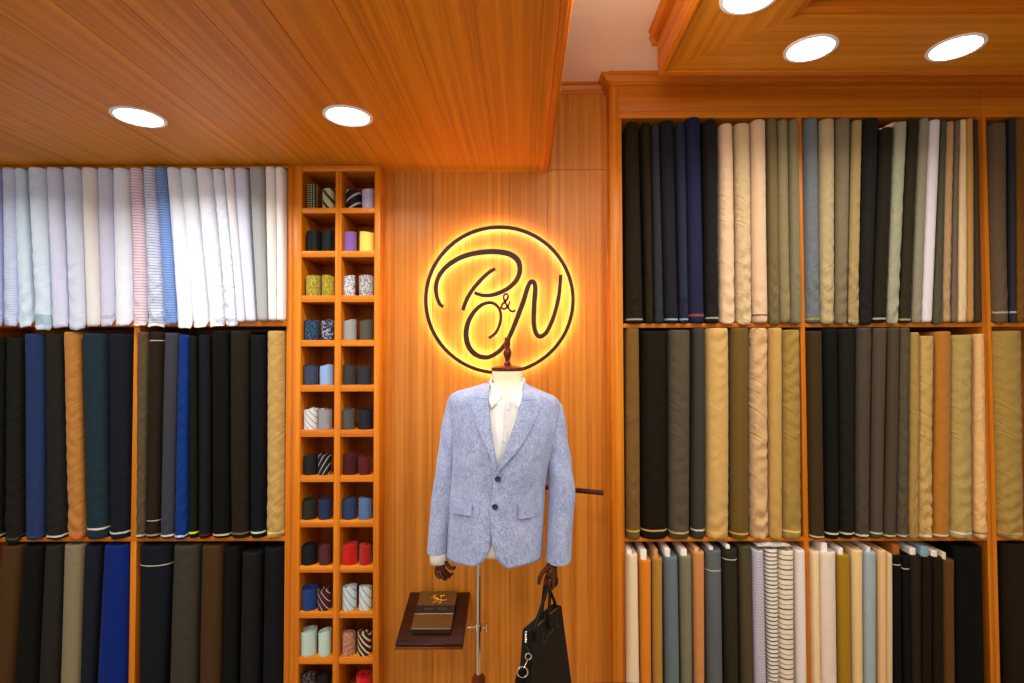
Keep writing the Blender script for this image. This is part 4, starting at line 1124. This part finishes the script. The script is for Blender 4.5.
for nm, e_, sg_, of_ in (('front_panel', edgeL, -1, JO), ('front_panel', edgeR, 1, JO + .0045)):
    o = obj(nm, body_panel(e_, sg_, of_, hemz), M_LINEN, jk, smooth=True)
    md = o.modifiers.new('s', 'SOLIDIFY'); md.thickness = .004; md.offset = 0
lapL = [(488.3, 399.5), (482, 399), (477, 398.5), (471, 405), (473.5, 416), (479, 431), (487, 450), (496.3, 471.5), (494.2, 455), (491.4, 437), (489.4, 418)]
lapR = [(521.5, 401), (528, 400.8), (534, 399.5), (540, 405.5), (536.5, 417), (529, 433), (517, 452), (497.3, 473), (503.5, 458), (511, 437), (518, 414)]
o = obj('lapel', patch(lapL, .0165, 2.5, .006), M_LINEN, jk, smooth=40); o2 = obj('lapel', patch(lapR, .0195, 2.5, .006), M_LINEN, jk, smooth=40)
colL = [(488.8, 382.5), (485, 384), (481, 388), (477.5, 393), (476, 398), (482, 398.6), (488.3, 399)]
colR = [(524.3, 382.5), (528, 384.5), (532, 389), (534.5, 393.5), (535, 399), (529, 400.2), (521.6, 400.5)]
obj('collar', patch(colL, .0175, 2, .006), M_LINEN, jk, smooth=40); obj('collar', patch(colR, .0205, 2, .006), M_LINEN, jk, smooth=40)
for (pl, of_) in (([(453.5, 499.5), (462, 501), (471.5, 503), (471.3, 516), (462, 515), (452.5, 513.5)], .0125), ([(518.5, 504.5), (530, 503), (539.5, 501.3), (539.5, 515), (530, 518), (518.8, 519)], .016)):
    obj('pocket_flap', patch(pl, of_, 2.5, .003), M_LINEN, jk, smooth=40)
for by, bx in ((479, 497.8), (507, 495)):
    c_ = onfront(bx, by, .0165)
    bm = bmesh.new(); lathe(bm, 0, 0, [(.003, .0), (.0095, .0), (.0105, .0016), (.0105, .003), (.009, .004), (.0075, .003), (.001, .003)], 24)
    for v in bm.verts: v.co = Vector((v.co.x + c_.x, c_.y - v.co.z + .002, v.co.y + c_.z))
    obj('button', bm, M_BTN, jk, smooth=40, label='navy blue button')
def sleeve(path, side, y0, y1, back):
    rows = []; n = 30
    ps = catmull([tuple(p) for p in path], 5)
    for i, (py, xo, xi) in enumerate(ps):
        f = i / (len(ps) - 1); Yc = y0 + (y1 - y0) * f
        a = P(xo, py, Yc); b = P(xi, py, Yc); c_ = (a + b) / 2; hw = abs(b.x - a.x) / 2
        dy = hw * (1.35 - .25 * f); r = []
        for k in range(n):
            an = 2 * PI * k / n
            w_ = 1 + .05 * noise.noise(Vector((math.cos(an) * 1.2, math.sin(an) * 1.2 + side * 7, c_.z * 9))) + .035 * math.sin(c_.z * 55 + an * 2) * math.exp(-((f - .5) / .22) ** 2)
            w_ = w_ if i > 4 else 1
            r.append(Vector((c_.x + hw * math.cos(an) * w_, c_.y + dy * math.sin(an) * w_, c_.z)))
        rows.append(r)
    bm = bmesh.new(); grid_mesh(bm, rows, True, True, False)
    # turned-in hem
    last = rows[-1]; c_ = sum(last, Vector()) / len(last)
    return bm, rows
sl = [(394.5, 455, 461), (396.5, 450.5, 465), (400, 447.6, 468), (408, 445.5, 469), (425, 442, 467), (445, 439.2, 463.5), (465, 436.4, 460.5), (486, 433.6, 457.5), (506, 431, 455), (530, 428.7, 451.5), (551, 427, 448.5)]
sr = [(401.5, 549, 557), (403, 545, 560.5), (406.5, 542, 562.6), (414, 540, 564), (430, 542, 566.5), (450, 545, 569.5), (469, 547.3, 572.3), (491, 548.5, 575.4), (512, 548, 574), (530, 547.3, 572.7), (560, 546, 571)]
for path, side, y0, y1 in ((sl, -1, MY + .03, HY + .01), (sr, 1, MY + .03, GY + .01)):
    bm, rows = sleeve(path, side, y0, y1, 0)
    o = obj('sleeve', bm, M_LINEN, jk, smooth=60)
    last = rows[-1]; c_ = sum(last, Vector()) / len(last)
    # shirt cuff inside
    dx = (.008, 10.8) if side < 0 else (0, 2.2)
    low = P(440, 551 + dx[1], y1).z if side < 0 else P(556, 562, y1).z
    bm = bmesh.new(); rr = []
    for zz, kk in ((c_.z + .03, .86), (c_.z, .86), (low, .84)):
        rr.append([Vector((c_.x + (p.x - c_.x) * kk + (.004 if side < 0 else 0), c_.y + (p.y - c_.y) * kk, zz)) for p in last])
    grid_mesh(bm, rr, True); oc = obj('cuff', bm, M_SHIRT, sh, smooth=40); md = oc.modifiers.new('s', 'SOLIDIFY'); md.thickness = .002

# ------------------------------------------------------------------ rail behind the mannequin
p0 = P(520, 484.5, -.15); p1 = P(603.5, 493, -.24)
bm = bmesh.new(); tube(bm, [p0, p0.lerp(p1, .5), p1], .0095, 16)
rl = thing('garment_rail', p0, 'dark round wooden bar reaching out from behind the jacket sleeve', 'rail')
obj('bar', bm, M_DARKW, rl, smooth=40)
bm = bmesh.new(); tube(bm, [(p0.x + .02, -.0005, p0.z), (p0.x + .02, -.07, p0.z), (p0.x + .02, -.15, p0.z)], .008, 14)
bmesh.ops.create_cone(bm, cap_ends=True, segments=24, radius1=.03, radius2=.03, depth=.006, matrix=Matrix.Translation((p0.x + .02, -.0035, p0.z)) @ Matrix.Rotation(PI / 2, 4, 'X'))
obj('bracket', bm, M_CHROME, rl, smooth=40)

# ------------------------------------------------------------------ display ledge with catalogue
bl, br = P(409, 592, -.002), P(469, 592, -.002); fl, fr = P(396.3, 644, -.26), P(464, 644.5, -.26)
bz = bl.z; fz = (fl.z + fr.z) / 2; lx0_, lx1_ = (bl.x + fl.x) / 2, (br.x + fr.x) / 2
M_LEDGE = m_wood('ledge_wood', 'x', dark=(34, 12, 4), mid=(46, 17, 6), light=(60, 24, 9), rough=.3)
lg_ = thing('display_ledge', ((lx0_ + lx1_) / 2, 0, bz), 'sloping dark red-brown wooden ledge on the panelled wall carrying a catalogue', 'shelf')
def slab(name, a, b, y0, y1, t, mat, parent, up=0, bev=.0015, **kw):
    """sloping slab on the ledge plane between x a..b and depth y0 (back) .. y1 (front)"""
    def zz(y): return bz + (fz - bz) * (y / -.26)
    n = Vector((0, fz - bz, .26)).normalized(); n = Vector((0, -abs(n.y), abs(n.z)))
    bm = bmesh.new()
    v = []
    for h in (up, up + t):
        for x, y in ((a, y0), (b, y0), (b, y1), (a, y1)): v.append(bm.verts.new(Vector((x, y, zz(y))) + Vector((0, n.y, n.z)) * h))
    for f in ((0, 1, 2, 3), (7, 6, 5, 4), (0, 4, 5, 1), (1, 5, 6, 2), (2, 6, 7, 3), (3, 7, 4, 0)): bm.faces.new([v[i] for i in f])
    if bev: bmesh.ops.bevel(bm, geom=bm.edges[:], offset=bev, segments=2, affect='EDGES', profile=.5)
    return obj(name, bm, mat, parent, smooth=40, **kw)
slab('board', lx0_, lx1_, -.002, -.26, -.018, M_LEDGE, lg_)
slab('front_lip', lx0_, lx1_, -.252, -.266, .007, m_wood('lip_wood', 'x', dark=(80, 30, 8), mid=(100, 40, 12), light=(120, 52, 20)), lg_, up=-.018)
slab('wall_cleat', lx0_ + .02, lx1_ - .02, -.001, -.012, -.05, M_LEDGE, lg_, up=-.018)
# catalogue book
kx0, kx1 = P(418, 600, -.05).x, P(456.5, 600, -.05).x
kx0 = (P(420.5, 595, -.02).x + P(411.5, 637, -.215).x) / 2; kx1 = (P(456, 596, -.02).x + P(453.0, 637, -.215).x) / 2
ky0, ky1 = -.022, -.215
ck = thing('fabric_catalogue', ((kx0 + kx1) / 2, ky1, bz - .05), 'brown catalogue book with gold emblem and dark band on the sloping ledge', 'book')
M_BOOK = m_fabric('book_cloth', (92, 58, 20), var=.06, rough=.55)
slab('page_block', kx0 + .002, kx1 - .003, ky0 - .002, ky1 + .003, .018, m_plain('page_edges', (60, 46, 34), .7), ck, up=.002, bev=0)
slab('cover', kx0, kx1, ky0, ky1, .0022, M_BOOK, ck, up=.0202, bev=.0006)
slab('back_cover', kx0, kx1, ky0, ky1, .0018, m_plain('book_back', (26, 20, 16), .5), ck, up=.0003, bev=0)
ybd0, ybd1 = -.022 - .193 * .40, -.022 - .193 * .60
slab('title_band', kx0 - .0004, kx1 + .0004, ybd0, ybd1, .0006, m_plain('band_paper', (26, 22, 16), .4), ck, up=.0225, bev=0)
slab('silver_line', kx0, kx1, ybd1 - .002, ybd1 - .006, .0006, m_plain('silver_foil', (190, 180, 160), .25, .8), ck, up=.0225, bev=0)
slab('silver_line', kx0, kx1, ky1 + .003, ky1 - .001, .0006, m_plain('silver_foil', (150, 142, 128), .3, .8), ck, up=.0225, bev=0)
def on_cover(u, v_, h=.0236):     # u 0..1 across, v 0..1 from back to front
    y = ky0 + (ky1 - ky0) * v_; z = bz + (fz - bz) * (y / -.26); n = Vector((0, -(bz - fz), .26)).normalized()
    return Vector((kx0 + (kx1 - kx0) * u, y, z)) + n * h
M_GOLD = m_plain('gold_foil', (226, 168, 40), .3, .5)
def cover_strokes(name, lines, w, mat, h):
    bm = bmesh.new()
    for ln in lines:
        pts = [on_cover(u, v_, h) for u, v_ in ln]
        tube(bm, pts, w, 6)
    return obj(name, bm, mat, ck, smooth=40)
cover_strokes('gold_emblem', [[(.40, .13), (.46, .30)], [(.37, .15), (.47, .12)], [(.40, .33), (.50, .30)], [(.34, .20), (.44, .18), (.54, .24), (.66, .27), (.76, .245)], [(.42, .18), (.56, .30)], [(.60, .13), (.60, .33)], [(.56, .14), (.68, .13)], [(.55, .34), (.64, .33)]], .0016, M_GOLD, .0235)
bmx = []
for i in range(6): 
    u = .24 + i * .042; bmx.append([(u, .475), (u + .012, .525), (u + .024, .475)] if i % 2 else [(u, .525), (u, .475), (u + .02, .48), (u + .02, .525)])
for i in range(7):
    u = .56 + i * .038; bmx.append([(u, .525), (u + .01, .475), (u + .022, .525)] if i % 2 else [(u + .02, .475), (u, .48), (u, .52), (u + .02, .525)])
cover_strokes('band_lettering', bmx, .0005, m_plain('silver_ink', (130, 122, 104), .4, .3), .0237)

# ------------------------------------------------------------------ black bag
TLf, TRf = P(532, 632.5, -.50), P(561.5, 605.5, -.32)
zt_ = (TLf.z + TRf.z) / 2; TLf.z = TRf.z = zt_
BRf = P(571.5, 680, -.31); BLf = P(531.5, 712, -.51); zb_ = (BRf.z + BLf.z) / 2 - .02
BRf = Vector((BRf.x, BRf.y, zb_)); BLf = Vector((BLf.x, BLf.y, zb_))
fdir = (TRf - TLf).normalized(); nrm = Vector((-fdir.y, fdir.x, 0))        # backwards-left
TB_ = .035; BB_ = .055
bg = thing('handbag', ((TLf + BRf) / 2).to_tuple()[:2] + (zb_,), 'black leather bag with silver clasps hanging from the mannequin\'s wooden hand', 'bag')
M_LEATH = NT('black_leather'); M_LEATH.setp(Base_Color=rgba((17, 13, 8)), Roughness=.55); M_LEATH.b.inputs['Specular IOR Level'].default_value = .2; M_LEATH.bump(M_LEATH.noise(nscale=260, detail=3), .25, .0008); M_LEATH = M_LEATH.m
M_LEATH2 = m_plain('black_leather_edge', (10, 9, 7), .6, spec=.15)
bm = bmesh.new(); rows = []
nz = 14
for i in range(nz + 1):
    k = i / nz
    a = BLf.lerp(TLf, k); b = BRf.lerp(TRf, k); th = BB_ + (TB_ - BB_) * k
    ring = []
    for j in range(11): 
        s = j / 10; p = a.lerp(b, s) - nrm * .006 * math.sin(PI * s) * math.sin(PI * min(1, k * 1.1)); ring.append(p)
    for j in range(11):
        s = 1 - j / 10; p = a.lerp(b, s) + nrm * (th + .006 * math.sin(PI * s) * math.sin(PI * k)); ring.append(p)
    rows.append(ring)
grid_mesh(bm, rows, True, True, True)
bmesh.ops.bevel(bm, geom=[e for e in bm.edges if len(e.link_faces) == 2 and e.calc_face_angle(0) > .7], offset=.005, segments=3, affect='EDGES', profile=.5)
obj('body', bm, M_LEATH, bg, smooth=50)
# zip along the top, gusset clasp, ring, strap
bm = bmesh.new(); tube(bm, [TLf.lerp(TRf, s) + nrm * .004 + Vector((0, 0, .002)) for s in (.06, .3, .46)], .0016, 8); tube(bm, [TLf.lerp(TRf, s) + nrm * .004 + Vector((0, 0, .002)) for s in (.62, .75, .86)], .0016, 8)
obj('zip', bm, M_CHROME, bg, smooth=40, label='silver zip along the top edge')
gz = TLf + nrm * .018 - fdir * .004
bm = bmesh.new()
for i in range(5):
    c_ = gz + Vector((0, 0, -.002 - i * .0075)) - fdir * .004
    bmesh.ops.create_uvsphere(bm, u_segments=10, v_segments=6, radius=.0052, matrix=Matrix.Translation(c_) @ Matrix.Diagonal((1, 1, .8, 1)))
obj('clasp', bm, M_CHROME, bg, smooth=40, label='silver link clasp on the bag side')
def torus(bm, c_, R_, r_, ax):
    pts = []
    ax = ax.normalized(); u = Vector((0, 0, 1)); w_ = ax.cross(u).normalized()
    n = 24; rows = []
    for i in range(n):
        a = 2 * PI * i / n; d_ = (u * math.sin(a) + w_ * math.cos(a))
        rows.append([c_ + d_ * (R_ + r_ * math.cos(2 * PI * k / 8)) + ax * r_ * math.sin(2 * PI * k / 8) for k in range(8)])
    rows.append(rows[0]); grid_mesh(bm, rows, True); bmesh.ops.remove_doubles(bm, verts=bm.verts, dist=1e-6)
r1 = P(528.3, 656.5, -.515); r2 = P(522.5, 672, -.525)
vdir = (CAM - r1).normalized()
bm = bmesh.new(); torus(bm, r1, .0095, .0022, vdir); obj('strap_ring', bm, M_CHROME, bg, smooth=40, label='silver ring for the strap')
bm = bmesh.new(); torus(bm, r2, .0165, .0024, vdir); tube(bm, [r1 + Vector((-.002, -.002, -.009)), (r1 + r2) / 2 + Vector((0, -.002, 0)), r2 + Vector((.004, -.002, .015))], .0022, 8)
obj('snap_hook', bm, M_CHROME, bg, smooth=40, label='silver snap hook')
bm = bmesh.new(); tube(bm, catmull([tuple(P(x, y, -.52 + (y - 671) * .0012)) for x, y in ((526.5, 671), (521, 673.5), (518.5, 682), (516.5, 695), (518, 712))], 5), .0115, 12, flat=.3)
obj('shoulder_strap', bm, M_LEATH2, bg, smooth=40)
# tab between ring and gusset
bm = bmesh.new(); tube(bm, [gz + Vector((0, 0, -.045)) - fdir * .006, r1 + Vector((0, .004, .008))], .0065, 8, flat=.3); obj('ring_tab', bm, M_LEATH2, bg, smooth=40)
# handles: two straps rising to the hand
hp = [(547.5, 584, GY - .004), (551.5, 584.5, GY + .004)]
top1 = P(548.5, 581.5, GY - .002); 
def handle(x0, x1, off, topoff):
    a = TLf.lerp(TRf, x0) + nrm * off; b = TLf.lerp(TRf, x1) + nrm * off
    t1 = P(548.8, 580.5, GY - .002) + nrm * topoff
    pts = [tuple(a - Vector((0, 0, .03))), tuple(a + Vector((0, 0, .01))), tuple(a.lerp(t1, .5) + Vector((-.002, -.003, 0))), tuple(a.lerp(t1, .88) + Vector((-.001, -.002, 0))), tuple(t1), tuple(b.lerp(t1, .88) + Vector((.001, .002, 0))), tuple(b.lerp(t1, .5) + Vector((.002, .003, 0))), tuple(b + Vector((0, 0, .01))), tuple(b - Vector((0, 0, .03)))]
    bm = bmesh.new(); tube(bm, catmull(pts, 5), .0062, 10, flat=.85); return bm
obj('handle', handle(.06, .50, -.004, -.004), M_LEATH2, bg, smooth=50); obj('handle', handle(.46, .92, TB_ * .5, .012), M_LEATH2, bg, smooth=50)
# silver script flourish on the face
def onface(u, v_, h=.0075):
    k = v_; a = BLf.lerp(TLf, k); b = BRf.lerp(TRf, k); return a.lerp(b, u) - nrm * h
bm = bmesh.new()
for ln in ([(.30, .90), (.27, .84), (.31, .76), (.36, .79)], [(.38, .80), (.42, .84), (.44, .80)], [(.46, .81), (.50, .85), (.52, .81), (.55, .84)], [(.57, .82), (.61, .85), (.63, .82)], [(.74, .95), (.71, .86), (.73, .82), (.80, .84)]):
    tube(bm, catmull([tuple(onface(u, v_)) for u, v_ in ln], 4), .00055, 6)
obj('script_mark', bm, m_plain('silver_script', (76, 80, 68), .4, .4), bg, smooth=40, label='fine silver handwritten script')

# ------------------------------------------------------------------ dark round table in front
tcx, tz = P(615, 680.5, -.9).x, P(615, 680.8, -.86).z
R_ = .62; tcy = -.86 - R_
tb = thing('round_table', (tcx, tcy, 0), 'dark polished round table top just cutting the bottom edge below the bag', 'table')
bm = bmesh.new(); lathe(bm, tcx, tcy, [(.3, tz - .03), (R_ - .012, tz - .028), (R_, tz - .018), (R_, tz - .006), (R_ - .006, tz), (.3, tz)], 96)
obj('table_top', bm, M_DARKW, tb, smooth=30)
bm = bmesh.new(); lathe(bm, tcx, tcy, [(.28, 0.001), (.28, .015), (.06, .04), (.045, .08), (.045, tz - .06), (.12, tz - .031)], 40)
obj('pedestal', bm, M_DARKW, tb, smooth=40)

# ------------------------------------------------------------------ downlights
M_RIM = m_plain('white_rim', (240, 238, 232), .5)
def downlight(px, py, Z, label, r=.078, power=9, col=(1, .96, .9), grp='ceiling downlights', es=14):
    c_ = PZ(px, py, Z); 
    th = thing('ceiling_downlight', (c_.x, c_.y, Z), label, 'light', grp)
    bm = bmesh.new()
    n = 48
    prof_ = [(r, Z), (r, Z - .003), (r - .004, Z - .005), (r - .011, Z - .004), (r - .0125, Z - .0005)]
    rows = [[Vector((c_.x + q * math.cos(2 * PI * i / n), c_.y + q * math.sin(2 * PI * i / n), z)) for i in range(n)] for q, z in prof_]
    grid_mesh(bm, rows, True)
    obj('rim', bm, M_RIM, th, smooth=40)
    bm = bmesh.new(); rr = r - .012
    rows = [[Vector((c_.x + q * math.cos(2 * PI * i / n), c_.y + q * math.sin(2 * PI * i / n), z)) for i in range(n)] for q, z in ((rr, Z - .001), (rr * .6, Z - .002), (.004, Z - .0024))]
    grid_mesh(bm, rows, True, False, True)
    obj('diffuser', bm, m_emit('lamp_diffuser', (255, 250, 242), es), th, smooth=40)
    l = bpy.data.lights.new('lamp', 'AREA'); l.shape = 'DISK'; l.size = rr * 1.6; l.energy = power; l.color = col; l.spread = math.radians(150)
    lo = bpy.data.objects.new('lamp', l); COL.objects.link(lo); lo.parent = th; lo.location = (0, 0, -.012)
    return th
downlight(139, 117, SOFF_Z, 'round white downlight in the low soffit above the pale striped shirtings', power=6)
downlight(348, 116, SOFF_Z, 'round white downlight in the low soffit above the tie rack', power=6)
downlight(810.5, 48.5, RZ, 'round white downlight in the soffit border above the bay near the mannequin', r=.08, power=3)
downlight(955.5, 47.5, RZ, 'round white downlight in the soffit border towards the right edge', r=.08, power=3)
downlight(750, -4, RZ, 'round white downlight at the top edge, nearest the white ceiling', r=.08, power=6)

# ------------------------------------------------------------------ the rest of the shop's ceiling lamps and its window, behind the camera, plus two added fills
def area(name, loc, rot, size, power, col, sy=None, spread=180):
    l = bpy.data.lights.new(name, 'AREA'); l.energy = power; l.color = col; l.size = size; l.spread = math.radians(spread)
    if sy: l.shape = 'RECTANGLE'; l.size_y = sy
    o = bpy.data.objects.new(name, l); COL.objects.link(o); o.location = loc; o.rotation_euler = rot; return o
for lx, ly, lz, pw in ((-1.95, -.51, SOFF_Z, 3), (-1.9, -1.35, SOFF_Z, 6), (-.9, -1.35, SOFF_Z, 6), (-1.9, -2.3, SOFF_Z, 7), (-.6, -2.3, SOFF_Z, 8),
                       (1.1, -1.45, RZ + .04, 8), (2.1, -1.45, RZ + .04, 8), (1.1, -2.4, RZ + .04, 9), (2.1, -2.4, RZ + .04, 9)):
    area('shop_lamp', (lx, ly, lz - .02), (0, 0, 0), .12, pw, (1, .94, .86), spread=150)
pl = bpy.data.lights.new('soffit_gap_fill', 'POINT'); pl.energy = 7.5; pl.color = (.95, .98, 1); pl.shadow_soft_size = .09  # added unseen fill to brighten the white ceiling between the soffits
po = bpy.data.objects.new('soffit_gap_fill', pl); COL.objects.link(po); po.location = (.28, -1.08, 2.50)
area('wall_fill', (-.05, -1.9, 2.36), (math.radians(66), 0, 0), .16, 2.2, (1, .90, .76), spread=75)  # added unseen fill aimed at the panelled wall and jacket
area('window_daylight', (-2.2, -3.9, 1.6), (math.radians(84), 0, math.radians(-28)), 1.6, 26, (.70, .85, 1.0), 1.8)
area('shop_front_lamps', (1.2, -3.7, 2.3), (math.radians(58), 0, math.radians(12)), 2.4, 14, (1.0, .92, .80), 1.0)
w = bpy.data.worlds.new('World'); SC.world = w; w.use_nodes = True
w.node_tree.nodes['Background'].inputs[0].default_value = (1.0, .92, .80, 1); w.node_tree.nodes['Background'].inputs[1].default_value = .3

# ------------------------------------------------------------------ camera and colour
cd = bpy.data.cameras.new('camera'); cam = bpy.data.objects.new('camera', cd); COL.objects.link(cam)
cd.sensor_fit = 'HORIZONTAL'; cd.sensor_width = 36; cd.lens = F / 1024 * 36; cd.clip_start = .05; cd.shift_x = -12 / 1024
cam.matrix_world = Matrix.Translation(CAM) @ ROT.to_4x4()
SC.camera = cam
SC.view_settings.view_transform = 'Standard'; SC.view_settings.look = 'None'; SC.view_settings.gamma = 1; SC.view_settings.use_curve_mapping = False
SC.view_settings.exposure = 0.0
